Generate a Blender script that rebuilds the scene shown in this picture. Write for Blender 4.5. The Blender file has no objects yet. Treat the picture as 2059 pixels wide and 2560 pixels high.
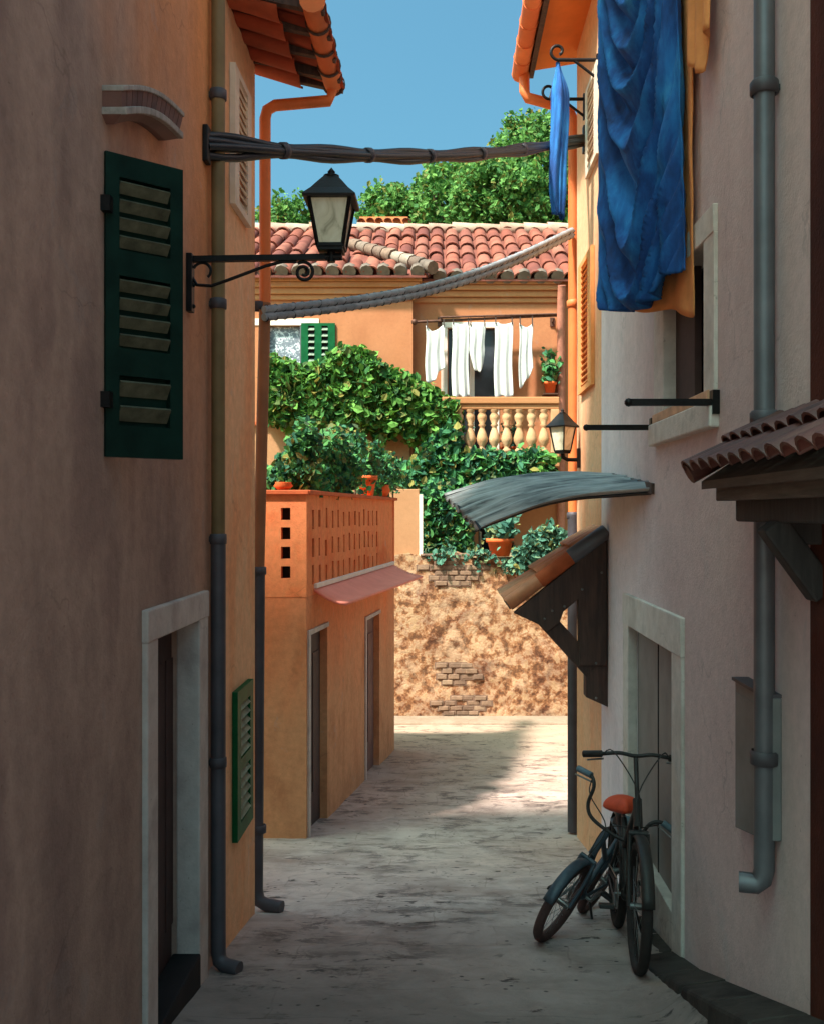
import bpy, bmesh, math, random
from mathutils import Vector, Matrix, noise as mnoise
random.seed(7)
scene = bpy.context.scene
COL = scene.collection
V = Vector
ZE = 4.4            # eye height above the lowest street level
F, CX, CY = 2000.0, 930.0, 1080.0     # focal length and vanishing point of the layout sketch
XL, XR = -1.30, 1.385                 # the two alley walls

def P(px, py, Y): return V(((px-CX)/F*Y, Y, ZE+(CY-py)/F*Y))
def YL(px): return XL*F/(px-CX)       # distance along the left wall
def YR(px): return XR*F/(px-CX)
def ZZ(py, Y): return ZE+(CY-py)/F*Y
def lerp(a, b, t): return a+(b-a)*t
def sstep(t): t = max(0, min(1, t)); return t*t*(3-2*t)
def drop(Y):
    if Y < 9.7: return 1.6+0.18*max(Y, -3)
    return 3.346+0.0686*(min(Y, 18.6)-9.7)
def gz(X, Y):
    d = drop(Y)
    if 8.7 < Y < 10.7:                 # soften the change of slope
        t = (Y-8.7)/2; d = d-0.028*(1-(2*t-1)**2)*0.6
    h = max(0, min(0.5, (5.4-Y)*0.193))*sstep((X-0.95)/0.35)
    return ZE-d+h

# ------------------------------------------------------------------ mesh builder
class MB:
    def __init__(s): s.v = []; s.f = []; s.sm = []
    def add(s, vs, fs, smooth=False):
        b = len(s.v); s.v += [V(p) for p in vs]
        for q in fs: s.f.append([b+i for i in q]); s.sm.append(smooth)
        return s
    def quad(s, a, b, c, d): return s.add([a, b, c, d], [(0, 1, 2, 3)])
    def box(s, x0, x1, y0, y1, z0, z1):
        vs = [(x, y, z) for z in (z0, z1) for y in (y0, y1) for x in (x0, x1)]
        return s.add(vs, [(0,2,3,1), (4,5,7,6), (0,1,5,4), (2,6,7,3), (0,4,6,2), (1,3,7,5)])
    def obox(s, c, u, v, n, hu, hv, hn):
        c, u, v, n = V(c), V(u).normalized(), V(v).normalized(), V(n).normalized()
        vs = [c+u*(hu*a)+v*(hv*b)+n*(hn*d) for d in (-1, 1) for b in (-1, 1) for a in (-1, 1)]
        return s.add(vs, [(0,2,3,1), (4,5,7,6), (0,1,5,4), (2,6,7,3), (0,4,6,2), (1,3,7,5)])
    def bar(s, a, b, w, h, up=(0, 0, 1)):      # rectangular bar from a to b
        a, b = V(a), V(b); d = (b-a).normalized(); sd = d.cross(V(up))
        if sd.length < 1e-4: sd = d.cross(V((0, 1, 0)))
        sd.normalize(); u = sd.cross(d)
        return s.obox((a+b)/2, d, sd, u, (b-a).length/2, w/2, h/2)
    def prism(s, poly, ext):
        ext = V(ext); n = len(poly); a = [V(p) for p in poly]; b = [p+ext for p in a]
        fs = [tuple(range(n))[::-1], tuple(range(n, 2*n))]+[(i, (i+1) % n, n+(i+1) % n, n+i) for i in range(n)]
        return s.add(a+b, fs)
    def tube(s, pts, r, n=10, closed=False, sq=1.0):
        pts = [V(p) for p in pts]; m = len(pts)
        rr = r if isinstance(r, (list, tuple)) else [r]*m
        T = []
        for i in range(m):
            if closed: t = pts[(i+1) % m]-pts[i-1]
            else: t = pts[min(i+1, m-1)]-pts[max(i-1, 0)]
            T.append(t.normalized() if t.length > 1e-9 else V((0, 0, 1)))
        u = T[0].orthogonal().normalized(); vs = []
        for i in range(m):
            u = (u-T[i]*u.dot(T[i])).normalized(); w = T[i].cross(u)
            for k in range(n):
                a = 2*math.pi*k/n
                vs.append(pts[i]+(u*math.cos(a)+w*math.sin(a)*sq)*rr[i])
        fs = []
        for i in range(m if closed else m-1):
            j = (i+1) % m
            for k in range(n): fs.append((i*n+k, i*n+(k+1) % n, j*n+(k+1) % n, j*n+k))
        s.add(vs, fs, True)
        if not closed:
            s.add([vs[k] for k in range(n)], [tuple(range(n))[::-1]])
            s.add([vs[(m-1)*n+k] for k in range(n)], [tuple(range(n))])
        return s
    def lathe(s, prof, o, n=20, axis=None):
        o = V(o); ax = V(axis).normalized() if axis else V((0, 0, 1))
        u = ax.orthogonal().normalized(); w = ax.cross(u); vs = []
        for r, z in prof:
            for k in range(n):
                a = 2*math.pi*k/n
                vs.append(o+ax*z+(u*math.cos(a)+w*math.sin(a))*max(r, 1e-4))
        fs = [(i*n+k, i*n+(k+1) % n, (i+1)*n+(k+1) % n, (i+1)*n+k) for i in range(len(prof)-1) for k in range(n)]
        return s.add(vs, fs, True)
    def ball(s, c, r, n=12, sz=1.0):
        m = n//2+1
        return s.lathe([(r*math.sin(math.pi*i/m), -r*sz*math.cos(math.pi*i/m)) for i in range(m+1)], c, n)
    def facade(s, O, U, W, N, w, h, holes=(), depth=0.1):
        """rectangle w x h at O along U (width) and W (height), outward normal N, with recessed openings (u0,u1,v0,v1)"""
        O, U, W, N = V(O), V(U).normalized(), V(W).normalized(), V(N).normalized()
        us = sorted(set([0, w]+[x for q in holes for x in q[:2]])); vs = sorted(set([0, h]+[x for q in holes for x in q[2:4]]))
        for i in range(len(us)-1):
            for j in range(len(vs)-1):
                cu, cv = (us[i]+us[i+1])/2, (vs[j]+vs[j+1])/2
                if any(q[0] < cu < q[1] and q[2] < cv < q[3] for q in holes): continue
                s.quad(*[O+U*a+W*b for a, b in ((us[i], vs[j]), (us[i+1], vs[j]), (us[i+1], vs[j+1]), (us[i], vs[j+1]))])
        for q in holes:
            c = [O+U*a+W*b for a, b in ((q[0], q[2]), (q[1], q[2]), (q[1], q[3]), (q[0], q[3]))]
            dd = q[4] if len(q) > 4 else depth
            for k in range(4): s.quad(c[k], c[(k+1) % 4], c[(k+1) % 4]-N*dd, c[k]-N*dd)
        return s
    def grid(s, fn, nu, nv, smooth=True):
        vs = [fn(i/nu, j/nv) for j in range(nv+1) for i in range(nu+1)]
        return s.add(vs, [(j*(nu+1)+i, j*(nu+1)+i+1, (j+1)*(nu+1)+i+1, (j+1)*(nu+1)+i) for j in range(nv) for i in range(nu)], smooth)
    def build(s, name, mat, parent=None, bevel=0, solid=0, recalc=True, uv=None):
        off = V((0, 0, 0)); p = parent
        while p is not None: off += p.location; p = p.parent
        me = bpy.data.meshes.new(name)
        me.from_pydata([tuple(p-off) for p in s.v], [], s.f)
        me.polygons.foreach_set('use_smooth', s.sm)
        if uv:
            lay = me.uv_layers.new(name='UV')
            for lp in me.loops: lay.data[lp.index].uv = uv[lp.vertex_index]
        if recalc:
            bm = bmesh.new(); bm.from_mesh(me)
            bmesh.ops.recalc_face_normals(bm, faces=bm.faces); bm.to_mesh(me); bm.free()
        me.materials.append(mat); me.update()
        o = bpy.data.objects.new(name, me); COL.objects.link(o)
        if parent is not None: o.parent = parent
        if solid:
            m = o.modifiers.new('thickness', 'SOLIDIFY'); m.thickness = solid; m.offset = 0
        if bevel:
            m = o.modifiers.new('edges', 'BEVEL'); m.width = bevel; m.segments = 2; m.limit_method = 'ANGLE'
        return o

def tag(o, label=None, cat=None, group=None, kind=None):
    if label: o['label'] = label
    if cat: o['category'] = cat
    if group: o['group'] = group
    if kind: o['kind'] = kind
    return o
def thing(name, loc, label, cat, group=None):
    o = bpy.data.objects.new(name, None); COL.objects.link(o)
    o.location = loc; o.empty_display_size = 0.2
    return tag(o, label, cat, group)
def clone(o, parent=None):
    c = o.copy(); COL.objects.link(c)
    if parent is not None: c.parent = parent
    for ch in list(o.children): clone(ch, c)
    return c

# ------------------------------------------------------------------ materials
def C(r, g, b, k=1.0):
    f = lambda c: ((c/255)/12.92 if c/255 <= 0.04045 else ((c/255+0.055)/1.055)**2.4)*k
    return (min(f(r), .9), min(f(g), .9), min(f(b), .9), 1)
def nodes(name):
    m = bpy.data.materials.new(name); m.use_nodes = True
    nt = m.node_tree; return m, nt, nt.nodes['Principled BSDF'], nt.nodes, nt.links
def ramp(N, stops):
    r = N.new('ShaderNodeValToRGB'); e = r.color_ramp.elements
    while len(e) < len(stops): e.new(0.5)
    for i, (p, c) in enumerate(stops): e[i].position = p; e[i].color = c
    return r
def coords(N, L, scale=(1, 1, 1), rot=(0, 0, 0), kind='Object'):
    t = N.new('ShaderNodeTexCoord'); mp = N.new('ShaderNodeMapping')
    mp.inputs['Scale'].default_value = scale; mp.inputs['Rotation'].default_value = rot
    L.new(t.outputs[kind], mp.inputs['Vector']); return mp.outputs['Vector']
def tex_noise(N, L, vec, scale, detail=6, rough=.6, dist=0):
    n = N.new('ShaderNodeTexNoise'); n.inputs['Scale'].default_value = scale
    n.inputs['Detail'].default_value = detail; n.inputs['Roughness'].default_value = rough
    n.inputs['Distortion'].default_value = dist
    L.new(vec, n.inputs['Vector']); return n.outputs['Fac']
def mixc(N, L, fac, a, b, mode='MIX'):
    m = N.new('ShaderNodeMix'); m.data_type = 'RGBA'; m.blend_type = mode
    for s, x in ((m.inputs[0], fac), (m.inputs[6], a), (m.inputs[7], b)):
        if hasattr(x, 'links'): L.new(x, s)
        else: s.default_value = x
    return m.outputs[2]
def bump(N, L, b, h, strength, dist=0.01):
    n = N.new('ShaderNodeBump'); n.inputs['Strength'].default_value = strength; n.inputs['Distance'].default_value = dist
    L.new(h, n.inputs['Height']); L.new(n.outputs[0], b.inputs['Normal'])
def plain(name, col, rough=.6, metal=0.0, var=.25, scale=6, bmp=.15, spec=.3):
    m, nt, b, N, L = nodes(name)
    v = coords(N, L); f = tex_noise(N, L, v, scale)
    dark = tuple(c*(1-var) for c in col[:3])+(1,); lite = tuple(min(.92, c*(1+var)) for c in col[:3])+(1,)
    r = ramp(N, [(.3, dark), (.7, lite)]); L.new(f, r.inputs[0]); L.new(r.outputs[0], b.inputs['Base Color'])
    b.inputs['Roughness'].default_value = rough; b.inputs['Metallic'].default_value = metal
    b.inputs['Specular IOR Level'].default_value = spec
    if bmp: bump(N, L, b, tex_noise(N, L, v, scale*8, 4), bmp, .004)
    return m
def stucco(name, stops, streak=.5, scale=.8, fine=.12, bmp=.35, extra=None, rough=.9, contrast=(0.36, 0.64), flake=.32):
    """lime plaster: broad vertical weather streaks between several tones, a fine mottling and a trowelled bump"""
    m, nt, b, N, L = nodes(name)
    v1 = coords(N, L, (scale*1.5, scale*1.5, scale*1.5*(1-streak*.86)))
    fa = tex_noise(N, L, v1, 1.3, 3, .5, .3); fb = tex_noise(N, L, coords(N, L), 3.1*scale+1, 5, .6, .4)
    mx = N.new('ShaderNodeMath'); mx.operation = 'MULTIPLY_ADD'; L.new(fb, mx.inputs[0]); mx.inputs[1].default_value = .22
    mu = N.new('ShaderNodeMath'); mu.operation = 'MULTIPLY'; L.new(fa, mu.inputs[0]); mu.inputs[1].default_value = .78; L.new(mu.outputs[0], mx.inputs[2]); f = mx.outputs[0]
    n = len(stops); a, z = contrast
    r = ramp(N, [(a+(z-a)*i/(n-1), c) for i, c in enumerate(stops)]); L.new(f, r.inputs[0])
    col = r.outputs[0]
    if extra: col = extra(N, L, col)
    v2 = coords(N, L); g = tex_noise(N, L, v2, 14, 6, .7)
    rr = ramp(N, [(.3, (1-fine*2,)*3+(1,)), (.7, (1, 1, 1, 1))]); L.new(g, rr.inputs[0])
    col = mixc(N, L, 1.0, col, rr.outputs[0], 'MULTIPLY')
    # small chipped spots
    g2 = tex_noise(N, L, v2, 38, 2, .5); r2 = ramp(N, [(.70, (1, 1, 1, 1)), (.76, (.62, .58, .55, 1))]); L.new(g2, r2.inputs[0])
    col = mixc(N, L, .7, col, r2.outputs[0], 'MULTIPLY')
    # flaked patches down to an undercoat, and hairline cracks
    fk = tex_noise(N, L, coords(N, L, (1, 1, .7)), 2.6, 8, .68, .4); fm = ramp(N, [(.625, (0, 0, 0, 1)), (.64, (1, 1, 1, 1))]); L.new(fk, fm.inputs[0])
    fl = N.new('ShaderNodeMath'); fl.operation = 'MULTIPLY'; L.new(fm.outputs[0], fl.inputs[0]); fl.inputs[1].default_value = flake
    hs = N.new('ShaderNodeHueSaturation'); hs.inputs['Saturation'].default_value = .6; hs.inputs['Value'].default_value = .78; L.new(col, hs.inputs['Color'])
    col = mixc(N, L, fl.outputs[0], col, hs.outputs[0])
    nd = N.new('ShaderNodeTexNoise'); nd.inputs['Scale'].default_value = 3; nd.inputs['Detail'].default_value = 5; L.new(v2, nd.inputs['Vector'])
    sv = N.new('ShaderNodeVectorMath'); sv.operation = 'SCALE'; sv.inputs['Scale'].default_value = .5; L.new(nd.outputs['Color'], sv.inputs[0])
    av = N.new('ShaderNodeVectorMath'); av.operation = 'ADD'; L.new(v2, av.inputs[0]); L.new(sv.outputs[0], av.inputs[1])
    vc = N.new('ShaderNodeTexVoronoi'); vc.feature = 'DISTANCE_TO_EDGE'; vc.inputs['Scale'].default_value = .9; L.new(av.outputs[0], vc.inputs['Vector'])
    cr = ramp(N, [(.002, (1, 1, 1, 1)), (.006, (0, 0, 0, 1))]); L.new(vc.outputs['Distance'], cr.inputs[0])
    cm = ramp(N, [(.5, (0, 0, 0, 1)), (.6, (.7, .7, .7, 1))]); L.new(tex_noise(N, L, v2, 1.3, 2), cm.inputs[0])
    ck = N.new('ShaderNodeMath'); ck.operation = 'MULTIPLY'; L.new(cr.outputs[0], ck.inputs[0]); L.new(cm.outputs[0], ck.inputs[1])
    ck2 = N.new('ShaderNodeMath'); ck2.operation = 'MULTIPLY'; L.new(ck.outputs[0], ck2.inputs[0]); ck2.inputs[1].default_value = min(1, flake*1.6)
    dk_ = N.new('ShaderNodeHueSaturation'); dk_.inputs['Value'].default_value = .4; L.new(col, dk_.inputs['Color'])
    col = mixc(N, L, ck2.outputs[0], col, dk_.outputs[0])
    L.new(col, b.inputs['Base Color']); b.inputs['Roughness'].default_value = rough
    b.inputs['Specular IOR Level'].default_value = .15
    ma = N.new('ShaderNodeMath'); ma.operation = 'ADD'
    L.new(tex_noise(N, L, v2, 5, 3), ma.inputs[0]); L.new(tex_noise(N, L, v2, 60, 4), ma.inputs[1])
    bump(N, L, b, ma.outputs[0], bmp, .012)
    return m
def island(name, stops, rough=.7, nscale=3, bmp=.2, trans=0, namt=.35, spec=.3):
    """each separate piece (tile, leaf, stone) takes its own tone"""
    m, nt, b, N, L = nodes(name)
    g = N.new('ShaderNodeNewGeometry')
    r = ramp(N, [(i/(len(stops)-1), c) for i, c in enumerate(stops)]); L.new(g.outputs['Random Per Island'], r.inputs[0])
    v = coords(N, L); f = tex_noise(N, L, v, nscale)
    rr = ramp(N, [(.3, (1-namt,)*3+(1,)), (.65, (1, 1, 1, 1))]); L.new(f, rr.inputs[0])
    col = mixc(N, L, 1.0, r.outputs[0], rr.outputs[0], 'MULTIPLY')
    L.new(col, b.inputs['Base Color']); b.inputs['Roughness'].default_value = rough
    b.inputs['Specular IOR Level'].default_value = spec
    if bmp: bump(N, L, b, tex_noise(N, L, v, nscale*9, 4), bmp, .01)
    if trans:
        t = N.new('ShaderNodeBsdfTranslucent'); L.new(col, t.inputs[0]); ms = N.new('ShaderNodeMixShader'); ms.inputs[0].default_value = trans
        L.new(b.outputs[0], ms.inputs[1]); L.new(t.outputs[0], ms.inputs[2])
        L.new(ms.outputs[0], N['Material Output'].inputs[0])
    return m

M = {}
def fade(axis_z, zlo, zhi, col, amt, nz=1.2):
    """an old coat of limewash in another tone that survives over one stretch of the wall, with a ragged edge"""
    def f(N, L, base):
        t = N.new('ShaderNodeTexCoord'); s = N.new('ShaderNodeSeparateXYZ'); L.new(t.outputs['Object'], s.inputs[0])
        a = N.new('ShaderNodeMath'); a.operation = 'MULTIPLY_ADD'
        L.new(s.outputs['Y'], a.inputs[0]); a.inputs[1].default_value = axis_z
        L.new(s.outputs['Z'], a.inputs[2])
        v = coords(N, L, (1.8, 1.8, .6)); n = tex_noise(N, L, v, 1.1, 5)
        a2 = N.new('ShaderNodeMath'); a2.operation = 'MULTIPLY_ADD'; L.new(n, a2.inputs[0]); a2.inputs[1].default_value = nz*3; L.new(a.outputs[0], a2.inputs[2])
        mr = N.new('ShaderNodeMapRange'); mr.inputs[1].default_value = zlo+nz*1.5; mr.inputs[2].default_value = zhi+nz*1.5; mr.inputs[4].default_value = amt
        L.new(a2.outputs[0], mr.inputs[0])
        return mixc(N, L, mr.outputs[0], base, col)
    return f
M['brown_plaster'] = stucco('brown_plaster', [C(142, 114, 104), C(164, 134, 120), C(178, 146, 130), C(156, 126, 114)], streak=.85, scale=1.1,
                            extra=fade(1.6, 6.3, 10.5, C(240, 150, 86), .92))  # orange mixed in towards the top and the far end
M['orange_plaster'] = stucco('orange_plaster', [C(254, 170, 122), C(254, 190, 146), C(254, 178, 132)], streak=.8, scale=.9)
M['peach_plaster'] = stucco('peach_plaster', [C(248, 168, 124), C(254, 186, 144), C(252, 176, 132)], streak=.8, scale=.9)
M['grey_plaster'] = stucco('grey_plaster', [C(224, 205, 208), C(236, 218, 220), C(240, 222, 222)], streak=.6, scale=.7, fine=.09,
                           extra=fade(-2.2, -1.6, 2.4, C(188, 130, 100), .35, .8))  # warm bounce light painted into the near end of the wall
M['red_plaster'] = stucco('red_plaster', [C(62, 30, 26), C(84, 40, 30), C(100, 50, 36)], streak=.7)
M['terracotta_plaster'] = stucco('terracotta_plaster', [C(240, 124, 74), C(250, 144, 92), C(246, 136, 88)], streak=.4, scale=1.3)
M['ochre_plaster'] = stucco('ochre_plaster', [C(190, 130, 92), C(214, 154, 112), C(202, 140, 100)], streak=.8, scale=1.2, extra=fade(0, 1.2, 2.7, C(240, 132, 82), .8, .7))
M['house_plaster'] = stucco('house_plaster', [C(178, 112, 76), C(188, 122, 84), C(182, 116, 78)], streak=.4, scale=.35, fine=.06, flake=.2)
M['pale_plaster'] = stucco('pale_plaster', [C(180, 128, 90), C(188, 136, 98)], streak=.4, scale=.5, fine=.06, flake=.2)
M['cornice'] = stucco('cornice', [C(182, 120, 78), C(190, 130, 88)], streak=.2, scale=.7, fine=.06, flake=.2)
M['stone_white'] = stucco('stone_white', [C(200, 184, 174), C(222, 207, 198), C(214, 196, 184)], streak=.3, scale=1.5, fine=.1, bmp=.2)
M['stone_grey'] = stucco('stone_grey', [C(180, 163, 155), C(204, 189, 180), C(194, 175, 165)], streak=.3, scale=1.5, fine=.1, bmp=.2)
M['balustrade'] = stucco('balustrade', [C(198, 146, 104), C(208, 164, 124)], streak=.1, scale=2, fine=.08, flake=.2)
M['green_paint'] = plain('green_paint', C(15, 38, 32), .5, var=.3, scale=9, spec=.08)
M['bright_green_paint'] = plain('bright_green_paint', C(20, 84, 48), .5, var=.25, scale=7, spec=.08)
M['louver_worn'] = plain('louver_worn', C(80, 80, 66), .6, var=.4, scale=16, spec=.08)
M['louver_grey'] = plain('louver_grey', C(124, 134, 116), .6, var=.25, scale=12, spec=.08)
M['cream_paint'] = plain('cream_paint', C(222, 200, 178), .6, var=.12, scale=8, spec=.08)
M['peach_paint'] = plain('peach_paint', C(226, 150, 92), .6, var=.12, scale=8, spec=.08)
M['orange_paint'] = plain('orange_paint', C(216, 118, 60), .5, var=.18, scale=5)
M['dark_void'] = plain('dark_void', C(24, 22, 24), .9, var=.3, bmp=0)
M['dark_slot'] = plain('dark_slot', C(92, 52, 40), .9, var=.3)
M['iron'] = plain('iron', C(34, 31, 31), .45, .6, var=.35, scale=14, bmp=.3)
M['rust_iron'] = plain('rust_iron', C(92, 60, 48), .6, .4, var=.35, scale=14, bmp=.3)
M['zinc'] = plain('zinc', C(106, 104, 108), .5, .45, var=.22, scale=4, bmp=.15)
M['zinc_dark'] = plain('zinc_dark', C(82, 76, 80), .55, .3, var=.25, scale=4, bmp=.15)
M['olive_pipe'] = plain('olive_pipe', C(122, 98, 66), .6, .1, var=.25, scale=3)
M['orange_pipe'] = plain('orange_pipe', C(226, 118, 62), .55, 0, var=.15, scale=4)
M['brown_pipe'] = plain('brown_pipe', C(150, 96, 64), .6, 0, var=.2, scale=4)
M['rust_pipe'] = plain('rust_pipe', C(176, 110, 88), .7, 0, var=.25, scale=6)
M['terracotta'] = island('terracotta', [C(190, 84, 44), C(214, 104, 58), C(200, 92, 52)], .8, 6)
M['red_clay'] = plain('red_clay', C(222, 96, 44), .75, var=.15, scale=9)
M['roof_tile'] = island('roof_tile', [C(130, 66, 50), C(154, 84, 64), C(116, 58, 48), C(164, 98, 78), C(142, 74, 56)], .85, 2.2, namt=.45)
M['pale_tile'] = island('pale_tile', [C(166, 112, 90), C(196, 164, 142), C(150, 92, 72), C(204, 182, 162)], .85, 4, namt=.4)
M['grey_tile'] = island('grey_tile', [C(128, 104, 90), C(168, 148, 130), C(92, 74, 66), C(150, 118, 98)], .85, 6, namt=.5)
M['dark_tile'] = island('dark_tile', [C(92, 50, 44), C(114, 64, 56), C(82, 46, 42), C(126, 76, 66)], .6, 7, namt=.45, spec=.5)
M['eave_tile'] = island('eave_tile', [C(168, 70, 44), C(190, 86, 54), C(150, 62, 42), C(198, 96, 62)], .8, 4, namt=.4)
M['gutter_tile'] = island('gutter_tile', [C(228, 116, 64), C(238, 132, 78), C(220, 108, 60)], .75, 4, namt=.2)
M['tan_tile'] = island('tan_tile', [C(206, 150, 96), C(220, 130, 84), C(190, 140, 100)], .6, 8, namt=.3, spec=.5)
M['soffit_orange'] = plain('soffit_orange', C(226, 124, 56), .8, var=.12, scale=3)
M['wood_dark'] = None
M['pink_awning'] = plain('pink_awning', C(250, 140, 120), .7, var=.1, scale=5)
M['white_trim'] = plain('white_trim', C(236, 214, 196), .7, var=.08, scale=8)
M['white_cloth'] = plain('white_cloth', C(206, 202, 196), .9, var=.06, scale=10, bmp=.3)
M['glass_dark'] = plain('glass_dark', C(52, 54, 60), .18, var=.3, scale=3, bmp=0, spec=.5)
M['lamp_glass'] = None
M['door_grey'] = plain('door_grey', C(136, 124, 118), .7, var=.15, scale=4)
M['door_brown'] = plain('door_brown', C(74, 52, 48), .7, var=.25, scale=5)
M['door_purple'] = plain('door_purple', C(112, 80, 74), .7, var=.2, scale=5)
M['kerb_dark'] = stucco('kerb_dark', [C(50, 44, 42), C(74, 66, 62), C(60, 53, 50)], streak=0, scale=2)
M['pale_stone'] = stucco('pale_stone', [C(146, 122, 102), C(162, 138, 118)], streak=0, scale=1.4)
M['square_stone'] = stucco('square_stone', [C(214, 190, 162), C(228, 208, 184)], streak=0, scale=.4)
M['earth'] = stucco('earth', [C(120, 110, 84), C(150, 132, 100), C(110, 120, 80)], streak=0, scale=.2)
M['bark'] = plain('bark', C(92, 76, 60), .9, var=.4, scale=8, bmp=.5)
M['tree_leaf'] = island('tree_leaf', [C(62, 108, 52), C(88, 134, 62), C(126, 168, 82), C(100, 146, 70), C(60, 106, 54), C(146, 132, 62)], .8, .5, 0, .3, .12)
M['vine_leaf'] = island('vine_leaf', [C(42, 88, 42), C(72, 120, 52), C(116, 162, 68), C(90, 140, 60), C(40, 82, 46), C(146, 132, 62)], .8, .9, 0, .25, .12)
M['dark_leaf'] = island('dark_leaf', [C(48, 100, 66), C(72, 130, 74), C(98, 156, 80), C(58, 110, 80), C(38, 78, 60), C(146, 132, 62)], .8, 1.2, 0, .2, .12)
M['blue_green_leaf'] = island('blue_green_leaf', [C(52, 96, 82), C(84, 128, 104), C(66, 110, 92), C(106, 146, 118), C(146, 132, 62)], .8, 2, 0, .2, .12)
M['tyre'] = plain('tyre', C(46, 38, 36), .8, var=.25, scale=20)
M['tyre_brown'] = plain('tyre_brown', C(78, 54, 50), .8, var=.25, scale=20)
M['blue_paint'] = plain('blue_paint', C(68, 76, 84), .45, .25, var=.2, scale=20, bmp=0)
M['black_paint'] = plain('black_paint', C(50, 45, 43), .5, .15, var=.2, scale=20, bmp=0)
M['red_seat'] = plain('red_seat', C(214, 76, 44), .6, var=.15, scale=12)
M['grip_grey'] = plain('grip_grey', C(96, 110, 118), .6, var=.2, scale=20)
M['steel'] = plain('steel', C(130, 128, 126), .35, .8, var=.2, scale=30, bmp=0)
M['black_cable'] = plain('black_cable', C(20, 20, 23), .45, 0, var=.4, scale=12, bmp=.3, spec=.5)
M['grey_rope'] = plain('grey_rope', C(138, 139, 143), .7, 0, var=.3, scale=14, bmp=.3)
M['orange_towel'] = plain('orange_towel', C(222, 142, 84), .95, var=.15, scale=6, bmp=.5)
M['box_green'] = plain('box_green', C(120, 117, 116), .55, .2, var=.2, scale=4)
M['sill_wood'] = plain('sill_wood', C(200, 150, 118), .6, var=.3, scale=10)

def wood(name, c1, c2, sc=(18, 18, 2)):
    m, nt, b, N, L = nodes(name)
    v = coords(N, L, sc); f = tex_noise(N, L, v, 1.5, 6, .65, .5)
    r = ramp(N, [(.3, c1), (.7, c2)]); L.new(f, r.inputs[0]); L.new(r.outputs[0], b.inputs['Base Color'])
    b.inputs['Roughness'].default_value = .8; bump(N, L, b, f, .5, .01); return m
M['wood_dark'] = wood('wood_dark', C(52, 38, 34), C(92, 66, 56))
M['wood_beam'] = wood('wood_beam', C(78, 66, 58), C(112, 98, 88), (4, 2, 18))
M['wood_black'] = wood('wood_black', C(38, 34, 34), C(64, 58, 56))

def blue_cloth():
    m, nt, b, N, L = nodes('blue_cloth')
    v = coords(N, L, (5, 5, 1.6)); f = tex_noise(N, L, v, 1.3, 5, .6, .25)
    r = ramp(N, [(.3, C(8, 40, 90)), (.46, C(14, 72, 138)), (.62, C(28, 110, 178)), (.78, C(66, 160, 208))]); L.new(f, r.inputs[0])  # darker and paler stops imitate fold shade and highlights
    L.new(r.outputs[0], b.inputs['Base Color']); b.inputs['Roughness'].default_value = .85
    v2 = coords(N, L); w = tex_noise(N, L, v2, 120, 2); bump(N, L, b, w, .25, .004); return m
M['blue_cloth'] = blue_cloth()
def lamp_glass():
    m, nt, b, N, L = nodes('lamp_glass')
    v = coords(N, L, (5, 5, 3), (0, .5, 0)); f = tex_noise(N, L, v, 2.2, 5, .6, .8)
    r = ramp(N, [(.3, C(150, 138, 112)), (.5, C(214, 200, 170)), (.75, C(232, 222, 200))]); L.new(f, r.inputs[0])
    L.new(r.outputs[0], b.inputs['Base Color']); b.inputs['Roughness'].default_value = .25
    b.inputs['Specular IOR Level'].default_value = .6; return m
M['lamp_glass'] = lamp_glass()
def corrugated():
    m, nt, b, N, L = nodes('weathered_sheet')
    f = tex_noise(N, L, coords(N, L, (1.6, 14, 1), kind='UV'), 1.6, 7, .65, .4)
    r = ramp(N, [(.34, C(44, 43, 43)), (.48, C(128, 126, 124)), (.68, C(176, 172, 168))]); L.new(f, r.inputs[0])
    L.new(r.outputs[0], b.inputs['Base Color']); b.inputs['Roughness'].default_value = .55; b.inputs['Metallic'].default_value = .3
    bump(N, L, b, f, .4, .01); return m
M['sheet'] = corrugated()
def rubble():
    m, nt, b, N, L = nodes('rubble_render')
    v = coords(N, L); f1 = tex_noise(N, L, v, 1.3, 7, .68, .15); f2 = tex_noise(N, L, v, 6.5, 5, .66, 0)
    r1 = ramp(N, [(.34, C(128, 98, 82)), (.44, C(162, 124, 98)), (.54, C(188, 150, 116)), (.66, C(154, 118, 98))]); L.new(f1, r1.inputs[0])
    r2 = ramp(N, [(.4, C(112, 74, 58)), (.49, C(214, 176, 150)), (.56, (1, 1, 1, 1)), (.75, C(255, 240, 215))]); L.new(f2, r2.inputs[0])
    c = mixc(N, L, .85, r1.outputs[0], r2.outputs[0], 'MULTIPLY')
    f4 = tex_noise(N, L, v, 2.4, 6, .66, 0); r5 = ramp(N, [(.52, (0, 0, 0, 1)), (.64, (.75, .75, .75, 1))]); L.new(f4, r5.inputs[0]); c = mixc(N, L, r5.outputs[0], c, C(196, 158, 126)); L.new(c, b.inputs['Base Color'])
    b.inputs['Roughness'].default_value = .95; b.inputs['Specular IOR Level'].default_value = .1
    a = N.new('ShaderNodeMath'); a.operation = 'ADD'; L.new(f2, a.inputs[0]); L.new(tex_noise(N, L, v, 25, 5), a.inputs[1])
    bump(N, L, b, a.outputs[0], .55, .03); return m
M['rubble'] = rubble()
M['old_brick'] = island('old_brick', [C(140, 108, 86), C(156, 122, 98), C(128, 98, 80), C(166, 134, 108)], .9, 8, .4, namt=.4)
M['mortar_dark'] = plain('mortar_dark', C(120, 92, 76), .95, var=.3, scale=8)
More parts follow.
